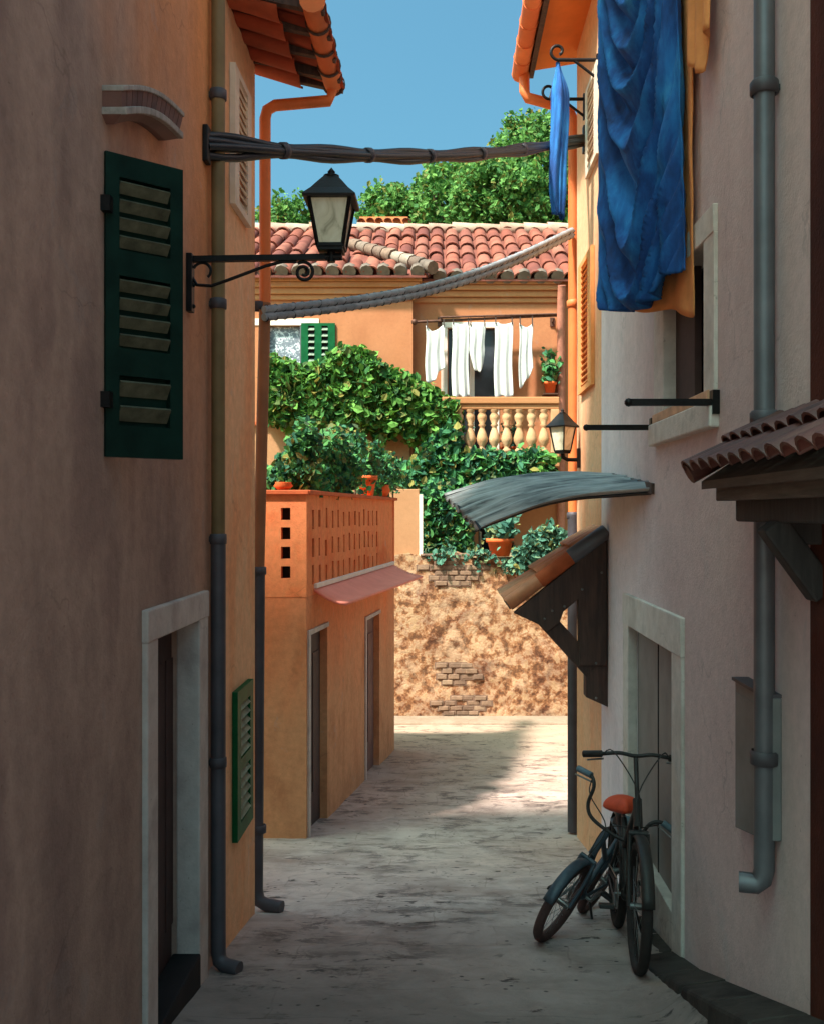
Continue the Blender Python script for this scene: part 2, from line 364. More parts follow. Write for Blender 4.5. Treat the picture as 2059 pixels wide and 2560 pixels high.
def paving():
    m, nt, b, N, L = nodes('street_paving')
    v = coords(N, L); f1 = tex_noise(N, L, v, .55, 6, .6, .5); f2 = tex_noise(N, L, v, 3.2, 7, .68, .4)
    r1 = ramp(N, [(.3, C(170, 142, 132)), (.48, C(205, 181, 173)), (.68, C(218, 192, 181))]); L.new(f1, r1.inputs[0])
    r2 = ramp(N, [(.3, (.5, .48, .47, 1)), (.6, (1, 1, 1, 1))]); L.new(f2, r2.inputs[0])
    c = mixc(N, L, .8, r1.outputs[0], r2.outputs[0], 'MULTIPLY')
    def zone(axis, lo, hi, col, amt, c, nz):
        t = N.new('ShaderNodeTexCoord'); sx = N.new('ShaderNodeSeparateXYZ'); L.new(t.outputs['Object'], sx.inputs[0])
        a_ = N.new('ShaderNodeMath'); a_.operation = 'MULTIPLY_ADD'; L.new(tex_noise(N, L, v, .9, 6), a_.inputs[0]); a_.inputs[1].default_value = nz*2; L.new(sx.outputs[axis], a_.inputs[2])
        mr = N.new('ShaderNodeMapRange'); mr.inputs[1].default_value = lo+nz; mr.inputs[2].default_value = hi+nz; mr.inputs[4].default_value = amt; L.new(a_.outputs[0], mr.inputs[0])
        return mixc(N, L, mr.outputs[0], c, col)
    c = zone('Y', 8.5, 15, C(172, 142, 118), .85, c, 2.0)  # peach tint towards the far end imitates sunlight on the ground
    c = zone('Y', 7.2, 4.4, C(104, 92, 87), .78, c, 1.6)  # near end painted darker to imitate foreground shade
    vs = coords(N, L, (1.0, 1.9, 1)); f3 = tex_noise(N, L, vs, 5.5, 5, .62, .3)      # dark chips and worn joints, longer across the lane
    r3 = ramp(N, [(.60, (1, 1, 1, 1)), (.66, (.2, .19, .2, 1))]); L.new(f3, r3.inputs[0])
    msk = ramp(N, [(.42, (0, 0, 0, 1)), (.54, (1, 1, 1, 1))]); L.new(tex_noise(N, L, v, 1.1, 3), msk.inputs[0])
    c = mixc(N, L, msk.outputs[0], c, mixc(N, L, 1.0, c, r3.outputs[0], 'MULTIPLY'))
    vo = N.new('ShaderNodeTexVoronoi'); vo.inputs['Scale'].default_value = 11; L.new(v, vo.inputs['Vector'])
    r4 = ramp(N, [(.10, (.16, .15, .16, 1)), (.17, (1, 1, 1, 1))]); L.new(vo.outputs['Distance'], r4.inputs[0])
    msk2 = ramp(N, [(.50, (0, 0, 0, 1)), (.57, (1, 1, 1, 1))]); L.new(tex_noise(N, L, v, 2.3, 3), msk2.inputs[0])
    c = mixc(N, L, msk2.outputs[0], c, mixc(N, L, 1.0, c, r4.outputs[0], 'MULTIPLY'))
    br = N.new('ShaderNodeTexBrick'); br.inputs['Scale'].default_value = 1.0; br.inputs['Brick Width'].default_value = .8; br.inputs['Row Height'].default_value = .42
    br.inputs['Mortar Size'].default_value = .008; br.inputs['Mortar Smooth'].default_value = .6
    br.inputs['Color1'].default_value = (1, 1, 1, 1); br.inputs['Color2'].default_value = (.9, .9, .9, 1); br.inputs['Mortar'].default_value = (.72, .71, .7, 1)
    vd = N.new('ShaderNodeVectorMath'); vd.operation = 'ADD'; L.new(v, vd.inputs[0])
    nz = N.new('ShaderNodeTexNoise'); nz.inputs['Scale'].default_value = 2.5; L.new(v, nz.inputs['Vector'])
    sc = N.new('ShaderNodeVectorMath'); sc.operation = 'SCALE'; sc.inputs['Scale'].default_value = .12; L.new(nz.outputs['Color'], sc.inputs[0]); L.new(sc.outputs[0], vd.inputs[1])
    L.new(vd.outputs[0], br.inputs['Vector'])
    jm = ramp(N, [(.40, (0, 0, 0, 1)), (.56, (.8, .8, .8, 1))]); L.new(tex_noise(N, L, v, 1.7, 4), jm.inputs[0])
    c = mixc(N, L, jm.outputs[0], c, mixc(N, L, 1.0, c, br.outputs['Color'], 'MULTIPLY'))
    bl = tex_noise(N, L, coords(N, L, (1, 1.9, 1)), 2.6, 9, .78, .5); rb_ = ramp(N, [(.50, (1, 1, 1, 1)), (.555, (.45, .44, .45, 1)), (.62, (.3, .29, .3, 1))]); L.new(bl, rb_.inputs[0])
    bm_ = ramp(N, [(.44, (0, 0, 0, 1)), (.55, (.85, .85, .85, 1))]); L.new(tex_noise(N, L, coords(N, L, (1, 1, 1), (0, 0, .6)), .8, 3), bm_.inputs[0])
    c = mixc(N, L, bm_.outputs[0], c, mixc(N, L, 1.0, c, rb_.outputs[0], 'MULTIPLY'))
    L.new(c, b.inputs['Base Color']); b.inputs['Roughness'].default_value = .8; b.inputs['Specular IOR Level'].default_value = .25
    a = N.new('ShaderNodeMath'); a.operation = 'ADD'; L.new(f2, a.inputs[0]); L.new(f3, a.inputs[1])
    bump(N, L, b, a.outputs[0], .6, .02); return m
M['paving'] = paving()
def lace():
    m, nt, b, N, L = nodes('lace_curtain')
    v = coords(N, L, (1, 1, 1)); f = tex_noise(N, L, v, 9, 4, .6, 1.6)
    r = ramp(N, [(.45, C(112, 118, 126)), (.53, C(140, 144, 150)), (.58, C(222, 222, 224))]); L.new(f, r.inputs[0])
    L.new(r.outputs[0], b.inputs['Base Color']); b.inputs['Roughness'].default_value = .6; return m
M['lace'] = lace()

# ------------------------------------------------------------------ shared builders
def tile_slope(mb, O, U, S, width, length, pitch=.2, row=.36, r=None, jit=.02, clip=None, seg=6):
    """rows of half-round clay tiles: O eave corner, U along the eave, S up the slope"""
    O, U, S = V(O), V(U).normalized(), V(S).normalized(); N = U.cross(S).normalized()
    if N.z < 0: N = -N
    r = r or pitch*.56
    n = max(1, int(width/pitch)); m = max(1, int(math.ceil(length/row)))
    for i in range(n):
        for j in range(m):
            c = O+U*((i+.5)*width/n)+S*(j*row)
            if clip and not clip((i+.5)*width/n, (j+.5)*row): continue
            L = min(row*1.12, length-j*row+.02)
            c = c+U*random.uniform(-jit, jit)*.6+N*random.uniform(-.2, 1)*jit
            vs = []
            for (d, rr, lift) in ((0, r, .03), (L, r*.84, 0)):
                for k in range(seg+1):
                    a = math.pi*k/seg
                    vs.append(c+S*d+U*(math.cos(a)*rr)+N*(math.sin(a)*rr*.8+lift))
            s1 = seg+1
            fs = [(k, k+1, s1+k+1, s1+k) for k in range(seg)]
            mb.add(vs, fs, True)
            mb.add([vs[k] for k in range(s1)]+[c+U*(math.cos(math.pi*k/seg)*r*.8)+N*(math.sin(math.pi*k/seg)*r*.62+.03) for k in range(s1)],
                   [(k, k+1, s1+k+1, s1+k) for k in range(seg)])
def ridge_row(mb, a, b, r, L=.4, seg=8):
    a, b = V(a), V(b); n = max(1, int((b-a).length/L)); d = (b-a)/n
    for i in range(n):
        p = a+d*i; q = p+d*1.08; j = random.uniform(.9, 1.1)
        mb.tube([p, lerp(p, q, .5), q], [r*j*1.08, r*j, r*j*.86], seg)
def leaf_cloud(mb, pts, size, jitter=.4, flat=None):
    for p in pts:
        s = size*random.uniform(1-jitter, 1+jitter)
        n = V((random.gauss(0, 1), random.gauss(-.5, 1), random.gauss(.5, 1))).normalized() if flat is None else (V(flat)+V((random.gauss(0, .5), random.gauss(0, .5), random.gauss(0, .5)))).normalized()
        u = n.orthogonal().normalized(); w = n.cross(u); a = random.uniform(0, 6.28)
        u, w = u*math.cos(a)+w*math.sin(a), w*math.cos(a)-u*math.sin(a)
        p = V(p)
        vs = [p-u*s*.5, p-u*s*.12+w*s*.34+n*s*.08, p+u*s*.26+w*s*.22+n*s*.05, p+u*s*.5-n*s*.06,
              p+u*s*.26-w*s*.22+n*s*.05, p-u*s*.12-w*s*.34+n*s*.08]
        mb.add(vs, [(0, 1, 2, 3), (0, 3, 4, 5)])
def inpoly(x, y, poly):
    c = False; j = len(poly)-1
    for i in range(len(poly)):
        (xi, yi), (xj, yj) = poly[i], poly[j]
        if (yi > y) != (yj > y) and x < (xj-xi)*(y-yi)/(yj-yi)+xi: c = not c
        j = i
    return c
def poly_clumps(poly, Yf, n, rad, per):
    """leaf positions in clumps spread over a sketched outline that lies on a wall at distance Yf(px,py)"""
    xs = [p[0] for p in poly]; ys = [p[1] for p in poly]; out = []
    while n > 0:
        x, y = random.uniform(min(xs), max(xs)), random.uniform(min(ys), max(ys))
        if not inpoly(x, y, poly): continue
        n -= 1; Y = Yf(x, y)-random.random()*rad*1.6; c = P(x, y, Y); rr = rad*random.uniform(.5, 1.15)
        for k in range(per):
            d = V((random.gauss(0, 1), random.gauss(0, 1), random.gauss(0, 1))).normalized()*rr*random.uniform(.55, 1)
            out.append(c+d)
    return out
def louver_leaf(root, O, U, N, w, h, frame_mat, slat_mat, cols, groups, name='shutter', ang=35, thick=.035, label=None, stile=.2, back=None):
    """a louvred shutter leaf: O lower corner, U width direction, N outward"""
    O, U, N = V(O), V(U).normalized(), V(N).normalized(); Z = V((0, 0, 1))
    f = MB(); st = w*stile/cols if cols > 1 else w*stile
    holes = []
    cw = (w-st*(cols+1))/cols
    for c in range(cols):
        for (v0, v1, n) in groups: holes.append((st+c*(cw+st), st+c*(cw+st)+cw, v0*h, v1*h))
    f.facade(O, U, Z, N, w, h, holes, thick); f.facade(O-N*thick, U, Z, -N, w, h, holes, 0)
    for a, b in (((0, 0), (w, 0)), ((w, 0), (w, h)), ((w, h), (0, h)), ((0, h), (0, 0))):
        f.quad(O+U*a[0]+Z*a[1], O+U*b[0]+Z*b[1], O+U*b[0]+Z*b[1]-N*thick, O+U*a[0]+Z*a[1]-N*thick)
    fo = f.build(name, frame_mat, root)
    if label: fo['label'] = label
    for c in range(cols):
        for (v0, v1, n) in groups:
            s = MB(); u0 = st+c*(cw+st)
            for k in range(n):
                zc = v0*h+(k+.5)*(v1-v0)*h/n; hh = (v1-v0)*h/n
                a = math.radians(ang); d = (Z*math.cos(a)-N*math.sin(a))
                c0 = O+U*(u0+cw/2)+Z*zc-N*thick*.4
                s.obox(c0, U, d, U.cross(d), cw/2-.002, hh*.34, .006)
            s.build('slats', slat_mat, fo)
    if back:
        b = MB(); b.quad(*[O-N*(thick+.004)+U*x+Z*y for x, y in ((.01, .01), (w-.01, .01), (w-.01, h-.01), (.01, h-.01))]); b.build('shutter_back', back, fo)
    return fo
def spiral(c, r0, r1, a0, a1, ax, az, n=28):
    return [V(c)+V(ax)*(lerp(r0, r1, i/n)*math.cos(lerp(a0, a1, i/n)))+V(az)*(lerp(r0, r1, i/n)*math.sin(lerp(a0, a1, i/n))) for i in range(n+1)]
def lantern(root, base, w, h, rot):
    """four-sided street lantern: base = centre of its foot; w = width at the top of the panes; h = height without finial"""
    b = V(base); wb = w*.62; R = Matrix.Rotation(rot, 4, 'Z')
    q = lambda x, y, z: b+R @ V((x, y, z))
    z0, z1 = h*.06, h*.62
    f = MB(); p = MB()
    corners = [(-1, -1), (1, -1), (1, 1), (-1, 1)]
    for sx, sy in corners:
        f.bar(q(sx*wb/2, sy*wb/2, z0), q(sx*w/2, sy*w/2, z1), w*.07, w*.07)
    for k in range(4):
        (ax, ay), (bx, by) = corners[k], corners[(k+1) % 4]
        f.bar(q(ax*wb/2, ay*wb/2, z0), q(bx*wb/2, by*wb/2, z0), w*.08, w*.08)
        f.bar(q(ax*w/2, ay*w/2, z1), q(bx*w/2, by*w/2, z1), w*.07, w*.07)
    f.prism([q(x*wb*.5, y*wb*.5, z0-h*.06) for x, y in corners], R @ V((0, 0, h*.05)))
    f.tube([q(0, 0, -h*.12), q(0, 0, z0)], w*.1, 10)
    f.build('lantern_frame', M['iron'], root)
    for k in range(4):
        (ax, ay), (bx, by) = corners[k], corners[(k+1) % 4]
        g = MB(); i = .97
        quad = [q(ax*wb/2*i, ay*wb/2*i, z0), q(bx*wb/2*i, by*wb/2*i, z0), q(bx*w/2*i, by*w/2*i, z1), q(ax*w/2*i, ay*w/2*i, z1)]
        nrm = (quad[1]-quad[0]).cross(quad[2]-quad[0]).normalized()
        g.prism(quad, -nrm*.004); g.build('glass_pane', M['lamp_glass'], root)
    r = MB(); prof = [(.63, h*.6), (.65, h*.63), (.46, h*.73), (.28, h*.85), (.15, h*.93)]
    vs = []
    for rr, z in prof:
        for x, y in corners: vs.append(q(x*rr*w, y*rr*w, z))
    fs = [(4*i+k, 4*i+(k+1) % 4, 4*i+4+(k+1) % 4, 4*i+4+k) for i in range(len(prof)-1) for k in range(4)]+[(0, 1, 2, 3), (16, 17, 18, 19)]
    r.add(vs, fs)
    r.lathe([(.17*w, h*.92), (.2*w, h*.945), (.1*w, h*.96), (.08*w, h*.975), (.1*w, h*.99), (.05*w, h*1.02), (0, h*1.05)], b, 12)
    r.build('lamp_roof', M['iron'], root)
def pot_prof(r, h): return [(0, 0), (r*.68, 0), (r*.92, h*.78), (r*1.06, h*.78), (r*1.06, h), (r*.9, h), (r*.82, h*.8), (0, h*.8)]
def potted(loc, r, h, pw, ph, leafmat, n, ls, label, group=None, potmat='red_clay', name='potted_plant'):
    t = thing(name, loc, label, 'potted plant', group); l = V(loc)
    b = MB(); b.lathe(pot_prof(r, h), l, 18); b.build('flower_pot', M[potmat], t)
    pts = []; st = MB()
    for k in range(9):
        a = random.uniform(0, 6.28); e = V((math.cos(a)*pw*.4*random.random(), math.sin(a)*pw*.4*random.random(), ph*random.uniform(.5, .98)))
        st.tube([l+V((0, 0, h*.75)), l+V((0, 0, h))+e*.5+V((0, 0, .0)), l+V((0, 0, h*.8))+e], .006, 5)
        for q in range(n//9):
            f = random.uniform(.1, 1)
            pts.append(l+V((0, 0, h*.85))+e*f+V((random.gauss(0, 1), random.gauss(0, 1), random.gauss(0, .6)))*pw*.2)
    st.build('stems', M['bark'], t)
    f = MB(); leaf_cloud(f, pts, ls); f.build('foliage', leafmat, t, recalc=False)
    return t

# ------------------------------------------------------------------ ground
g = MB(); nx, ny = 60, 170
g.grid(lambda u, v: (lambda X, Y: V((X, Y, gz(X, Y)+.012*mnoise.noise(V((X*1.7, Y*1.7, 3)))+.006*mnoise.noise(V((X*6, Y*6, 1))))))(lerp(-4.5, 5, u), lerp(-6, 18.3, v)), nx, ny)
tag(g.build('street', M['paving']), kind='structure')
g = MB(); g.box(-40, 40, -60, -5.98, 0, ZE-1.07); tag(g.build('square', M['square_stone']), kind='structure')  # unseen pale ground, added to bounce sunlight into the lane
g = MB(); g.box(-40, -4.48, -5.98, -.3, 0, ZE-1.075); g.box(4.98, 40, -5.98, -.3, 0, ZE-1.075); tag(g.build('square', M['square_stone']), kind='structure')
g = MB(); g.box(-300, 300, -120, 500, -.9, -.6); tag(g.build('ground', M['earth']), kind='structure')
g = MB(); g.box(-30, 30, 18.55, 70, -.55, ZE-.86); tag(g.build('terrace', M['earth']), kind='structure')
g = MB(); y = 2.2
while y < 6.3:
    d = random.uniform(.42, .66); y1 = y+d-.007; x0 = 1.15+random.uniform(-.008, .008)
    ta_, tb_ = gz(1.384, y)+.014, gz(1.384, y1)+.014; k_ = random.uniform(-.004, .004)
    g.add([(x0, y, ta_-.03+k_), (1.383, y, ta_+k_), (1.383, y1, tb_+k_), (x0, y1, tb_-.03+k_), (x0-.02, y, gz(1.1, y)-.1), (1.383, y, ta_-.3), (1.383, y1, tb_-.3), (x0-.02, y1, gz(1.1, y1)-.1)],
          [(0, 1, 2, 3), (0, 3, 7, 4), (0, 4, 5, 1), (3, 2, 6, 7), (1, 5, 6, 2), (4, 7, 6, 5)]); y += d
tag(g.build('kerb', M['kerb_dark'], bevel=.016), kind='structure')  # dark stones stand in for soft shading along the wall foot
g = MB(); g.box(-1.2, 2.9, 17.35, 17.98, ZE-4.1, ZE-3.835); tag(g.build('pavement', M['pale_stone'], bevel=.03), kind='structure')

# ------------------------------------------------------------------ left brown house
LB = thing('brown_house', (XL, 2, ZE-2.4), 'tall brown plastered house with one dark green shutter and a framed doorway, on the left', 'house')
ld0, ld1 = YL(322), YL(412)               # door opening along Y
dz1 = ZZ(1315, 4.7)-.01
base = 0.4
w = MB(); Y0, Y1 = 0.2, 5.65; top = ZE+8.6
# window opening behind the open shutter leaf
wy0, wy1, wz0, wz1 = 3.74, 4.60, ZE+.42, ZE+1.42
dg = gz(XL, 4.7)-.02
w.facade((XL, Y0, base), (0, 1, 0), (0, 0, 1), (1, 0, 0), Y1-Y0, top-base,
         [(ld0-Y0, ld1-Y0, dg-.15-base, dz1-base, .13), (wy0-Y0, wy1-Y0, wz0-base, wz1-base, .16)])
w.quad((XL, Y1, base), (-7.5, Y1, base), (-7.5, Y1, top), (XL, Y1, top))
w.quad((XL, Y0, base), (-7.5, Y0, base), (-7.5, Y0, top), (XL, Y0, top))
w.quad((-7.5, Y0, base), (-7.5, Y1, base), (-7.5, Y1, top), (-7.5, Y0, top))
w.quad((XL, Y0, top), (XL, Y1, top), (-7.5, Y1, top), (-7.5, Y0, top))
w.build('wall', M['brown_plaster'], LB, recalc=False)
fr = MB(); fo0, fo1 = YL(300), YL(430); ft = ZZ(1264, 4.6); X2 = XL+.025
fr.box(XL-.1, X2, fo0, ld0+.005, dg-.3, dz1); fr.box(XL-.1, X2, ld1-.005, fo1, dg-.45, dz1); fr.box(XL-.1, X2+.004, fo0-.005, fo1+.005, dz1-.005, ft)
d = MB(); d.box(XL-.2, XL-.125, ld0, ld1, dg-.1, dz1)
for k in range(3): d.box(XL-.125, XL-.118, ld0+.1+k*.26, ld0+.3+k*.26, dg+.3, dz1-.2)
do = d.build('door', M['door_brown'], LB, bevel=.004)
fr.build('door_frame', M['stone_grey'], do, bevel=.008)
s = MB(); s.box(XL-.12, XL+.03, ld0, ld1, dg-.3, gz(XL, 4.75)+.13); s.build('door_step', M['dark_void'], do, bevel=.01)
wi = MB(); wi.box(XL-.2, XL-.15, wy0, wy1, wz0, wz1); wo = wi.build('window', M['glass_dark'], LB)
wf = MB()
for y in (wy0+.02, (wy0+wy1)/2, wy1-.02): wf.box(XL-.15, XL-.11, y-.025, y+.025, wz0, wz1)
for z in (wz0+.02, (wz0+wz1)/2, wz1-.02): wf.box(XL-.149, XL-.112, wy0, wy1, z-.02, z+.02)
wf.build('window_frame', M['green_paint'], wo)
# the open leaf
A = V((XL+.01, 3.65, ZZ(968, 3.65))); B = V((-1.05, 3.86, 0)); U = V((B.x-A.x, B.y-A.y, 0)); N = V((U.y, -U.x, 0))
G = [(.105, .27, 2), (.36, .60, 4), (.685, .925, 4)]
sh = louver_leaf(LB, (A.x, A.y, ZZ(962, 3.68)), U, N, U.length, ZZ(316, 3.7)-ZZ(962, 3.68)-.02, M['green_paint'], M['louver_worn'], 1, G, ang=-38, stile=.17, back=M['green_paint'])
for z in (.2, .95): hg = MB(); hg.box(XL-.01, XL+.035, 3.62, 3.66, A.z+z, A.z+z+.06); hg.build('hinge', M['iron'], sh)
# little brick hood over the window
hn = V((XL, YL(222)+.05, 0)); 
def hood_pt(px, py, out): 
    X = XL+out; Y = X*F/(px-CX); return V((X, Y, ZZ(py, Y)))
h0 = MB(); h1 = MB(); h2 = MB()
a0, a1 = hood_pt(256, 190, .075), hood_pt(386, 246, .075); b0, b1 = hood_pt(256, 226, .075), hood_pt(378, 280, .075); c0, c1 = hood_pt(240, 262, .03), hood_pt(348, 296, .03)
inx = lambda p, x=XL-.02: V((x, p.y, p.z))
nb = 13
def arch(p, q, t): return lerp(p, q, t)+V((0, 0, .045*math.sin(math.pi*t)))
def strip(mb, A, B, D, Cc, gap=0.0, ob=0, od=0):
    for k in range(nb):
        t0, t1 = (k+gap)/nb, (k+1-gap)/nb
        p, q, s_, r_ = A(t0), A(t1), B(t1), B(t0)
        mb.add([p, q, s_, r_, inx(p), inx(q), inx(s_), inx(r_)], [(0, 1, 2, 3), (0, 4, 5, 1), (3, 2, 6, 7), (0, 3, 7, 4), (1, 5, 6, 2)])
e = V((.02, 0, 0)); uz = V((0, 0, 1))
strip(h0, lambda t: arch(a0, a1, t), lambda t: arch(b0, b1, t), 0, 0, .06)
strip(h1, lambda t: arch(a0, a1, t)+e*.4+uz*.02, lambda t: arch(a0, a1, t)+e*.4-uz*.002, 0, 0)
strip(h1, lambda t: arch(b0, b1, t)+e+uz*.002, lambda t: arch(b0, b1, t)+e-uz*.028, 0, 0)
strip(h2, lambda t: arch(b0, b1, t)-uz*.026, lambda t: arch(c0, c1, t), 0, 0)
M['hood_trim'] = plain('hood_trim', C(150, 138, 130), .8, var=.3, scale=18)
M['hood_brick'] = island('hood_brick', [C(104, 70, 62), C(120, 82, 72), C(92, 62, 56)], .85, 9)
ho = h0.build('window_hood', M['hood_brick'], LB); h1.build('hood_trim', M['hood_trim'], ho, bevel=.004); h2.build('hood_soffit', M['door_purple'], ho)
# drainpipe at the corner
def pipe(root, pts, r, mat, joints, jm, name='drainpipe', foot=None, clips=True, wallx=None):
    b = MB(); b.tube(pts, r, 14); o = b.build(name, mat, root)
    for p in joints:
        j = MB(); j.lathe([(r, -.05), (r*1.16, -.045), (r*1.2, 0), (r*1.16, .045), (r, .05)], p, 16)
        if wallx is not None: j.box(min(p[0], wallx), max(p[0], wallx), p[1]-.012, p[1]+.012, p[2]-.02, p[2]+.02)
        j.build('pipe_collar', jm, o)
    return o
px_, py_ = XL+.05, 5.32
pz = lambda y, Y=5.32: ZZ(y, Y)
gf = gz(px_, py_)
b = MB(); b.tube([(px_, py_, pz(1140)), (px_, py_, top-.3)], .038, 14); po = b.build('drainpipe', M['olive_pipe'], LB)
b = MB(); b.tube([(px_, py_, pz(1140)+.02), (px_, py_, gf+.1), (px_+.012, py_-.01, gf+.055), (px_+.05, py_-.03, gf+.035), (px_+.13, py_-.06, gf+.03)], .042, 14); b.build('pipe_foot', M['zinc_dark'], po)
for y in (200, 640, 1135, 1605):
    j = MB(); j.lathe([(.04, -.03), (.047, -.026), (.048, 0), (.047, .026), (.04, .03)], (px_, py_, pz(y)), 16); j.box(XL, px_, py_-.012, py_+.012, pz(y)-.015, pz(y)+.015)
    j.build('pipe_collar', M['zinc_dark'], po)

# ------------------------------------------------------------------ orange house with the overhanging eave, left
OE0, OE1 = 5.66, 6.63
OL = thing('orange_house', (XL, 6.1, ZE-2.7), 'narrow orange house with a terracotta overhanging eave behind the left drainpipe', 'house')
wt = ZE+3.12
w = MB(); w.facade((XL-.002, OE0, .2), (0, 1, 0), (0, 0, 1), (1, 0, 0), OE1-OE0, wt-.2)
w.facade((XL-.002, OE1, .2), (-1, 0, 0), (0, 0, 1), (0, 1, 0), 6, wt+1.8-.2)
w.facade((-7.3, OE0, .2), (0, 1, 0), (0, 0, 1), (-1, 0, 0), OE1-OE0, wt+1.8)
w.build('wall', M['orange_plaster'], OL, recalc=False)
ex, ez = -.75, ZE+3.06; sl = V((-1, 0, .28)).normalized()
# underside: boards laid across rafters, then the tiles above
sf = MB()
sf.prism([(ex+.02, OE0, ez+.02), (ex+.02, OE1+.17, ez+.02), (XL-.3, OE1+.17, ez+.02+.28*.87), (XL-.3, OE0, ez+.02+.28*.87)], (0, 0, .03))
ro = sf.build('roof', M['eave_tile'], OL)
tl = MB(); tile_slope(tl, (ex-.02, OE0, ez+.05), (0, 1, 0), sl, OE1+.2-OE0, 5.5, .19, .4); tl.build('roof_tiles', M['roof_tile'], ro)
un = MB()   # the hollow undersides of the lowest courses
for k in range(5):
    y0 = OE0+.04+k*.225
    for j in range(2):
        x0 = ex+.06+j*-.3
        vs = []
        for (dx, rr) in ((0, .1), (-.33, .085)):
            for q in range(7):
                a = math.pi*q/6
                vs.append(V((x0+dx, y0+.1+math.cos(a)*rr, ez+.012-.28*dx-.02-math.sin(a)*rr*.45)))
        un.add(vs, [(q, q+1, 8+q, 7+q) for q in range(6)], True)
un.build('tile_course', M['eave_tile'], ro)
ra = MB()
for y in (5.72, 6.02, 6.32, 6.62, 6.78): ra.bar((ex+.05, y, ez-.03), (XL, y, ez+.10), .05, .06)
ra.build('rafters', M['wood_dark'], ro)
def seg_gutter(mb, x, y0, y1, z, r, L):
    n = int(round((y1-y0)/L))
    for i in range(n):
        a, b_ = lerp(y0, y1, i/n), lerp(y0, y1, (i+1)/n)
        mb.tube([(x, a, z), (x, a+.02, z), (x, b_-.02, z), (x, b_+.012, z)], [r*1.1, r*1.02, r*.96, r*.98], 14)
    mb.ball((x, y1, z), r, 14)
gu = MB(); seg_gutter(gu, ex-.02, OE0-.3+.3, OE1+.17, ez, .072, .29); gut = gu.build('gutter', M['gutter_tile'], OL)
for i in range(1, 5):
    dk = MB(); y = lerp(OE0, OE1+.17, i/4); dk.lathe([(.074, -.012), (.083, -.008), (.083, .008), (.074, .012)], (ex-.02, y-.02, ez), 16, (0, 1, 0))
    dk.build('gutter_joint', M['wood_dark'], gut)
X0 = XL+.02; yp = OE1+.10
tp = [(ex-.02, yp+.02, ez-.03), (ex-.05, yp, ez-.14), (X0+.10, yp, ZZ(222, yp)), (X0+.045, yp, ZZ(232, yp)), (X0+.03, yp, ZZ(250, yp)), (X0+.03, yp, ZZ(640, yp))]
b = MB(); b.tube(tp, .04, 14); po = b.build('drainpipe', M['orange_pipe'], OL)
b = MB(); b.tube([(X0+.03, yp, ZZ(638, yp)), (XL+.005, yp, ZZ(1200, yp))], .041, 14); b.build('drainpipe_middle', M['brown_pipe'], po)
gf = gz(X0, yp)
b = MB(); b.tube([(XL+.005, yp, ZZ(1198, yp)), (XL-.01, yp, gf+.14), (XL+.01, yp-.01, gf+.07), (X0+.05, yp-.03, gf+.045), (X0+.16, yp-.06, gf+.04)], .046, 14); b.build('pipe_foot', M['zinc_dark'], po)
for y in (645, 1202, 1745):
    j = MB(); j.lathe([(.043, -.03), (.054, -.025), (.054, .025), (.043, .03)], (XL+.006, yp, ZZ(y, yp)), 16); j.build('pipe_collar', M['zinc_dark'], po)
# shutters on this house
Zd = ZZ(1752, 6.1); s2 = louver_leaf(OL, (XL+.035, 5.90, ZE-2.05), (0, 1, 0), (1, 0, 0), .49, .935, M['bright_green_paint'], M['louver_grey'], 1, [(.1, .45, 5), (.53, .9, 6)], ang=40, stile=.2, back=M['green_paint'])
s2['label'] = 'small green louvred shutter low on the wall'
s3 = louver_leaf(OL, (XL+.035, 5.83, ZZ(452, 6.05)), (0, 1, 0), (1, 0, 0), .5, ZZ(165, 6.05)-ZZ(452, 6.05), M['cream_paint'], M['cream_paint'], 1, [(.05, .47, 7), (.52, .95, 7)], ang=40, stile=.24, back=M['dark_void'])
s3['label'] = 'cream louvred shutter under the eave'

# ------------------------------------------------------------------ terracotta terrace house
TA, TB = V((-1.382, 9.7, 0)), V((-.74, 14.8, 0)); TU = (TB-TA).normalized(); TN = V((TU.y, -TU.x, 0)); TL = (TB-TA).length
TH = thing('terrace_house', (TA.x, TA.y, ZE-3.4), 'low terracotta house with a pierced brick roof-terrace wall and pink awning', 'house')
def yT(px): return 2.597/(.1255-(px-930)/2000)
def uT(px): return (yT(px)-9.7)/TU.y
zsplit, ztop, zb = ZE-.86, ZE+.19, .2
w = MB()
dd1 = (uT(652), uT(690), .0, ZE-1.26-zb, .09); dd2 = (uT(770), uT(799), .0, ZE-1.43-zb, .09)
w.facade((TA.x, TA.y, zb), TU, (0, 0, 1), TN, TL, zsplit-zb, [dd1, dd2])
w.facade((TA.x-3.5, TA.y, zb), (1, 0, 0), (0, 0, 1), (0, -1, 0), 3.5, zsplit-zb)
w.facade((TB.x, TB.y, zb), (-1, 0, 0), (0, 0, 1), (0, 1, 0), 3.5, zsplit-zb)
w.quad((TA.x, TA.y, zsplit), (TB.x, TB.y, zsplit), (TB.x-3.5, TB.y, zsplit), (TA.x-3.5, TA.y, zsplit))
w.build('wall', M['ochre_plaster'], TH, recalc=False)
ph = ztop-zsplit; pw_ = MB(); sl_ = []
for r_ in range(3):
    for k in range(13):
        u0 = .2+k*.29+random.uniform(-.02, .02); vj = random.uniform(-.015, .015); sl_.append((u0, u0+random.uniform(.06, .1), .1+r_*.3+vj, .1+r_*.3+.2+vj+random.uniform(-.03, .02)))
pw_.facade((TA.x+.004, TA.y-.004, zsplit), TU, (0, 0, 1), TN, TL, ph, sl_, .1)
sq = []
for k in range(4):
    zc = ZZ(1082+k*41, 9.7)-zsplit; sq.append((3.5-.26, 3.5-.165, zc-.062, zc+.062))
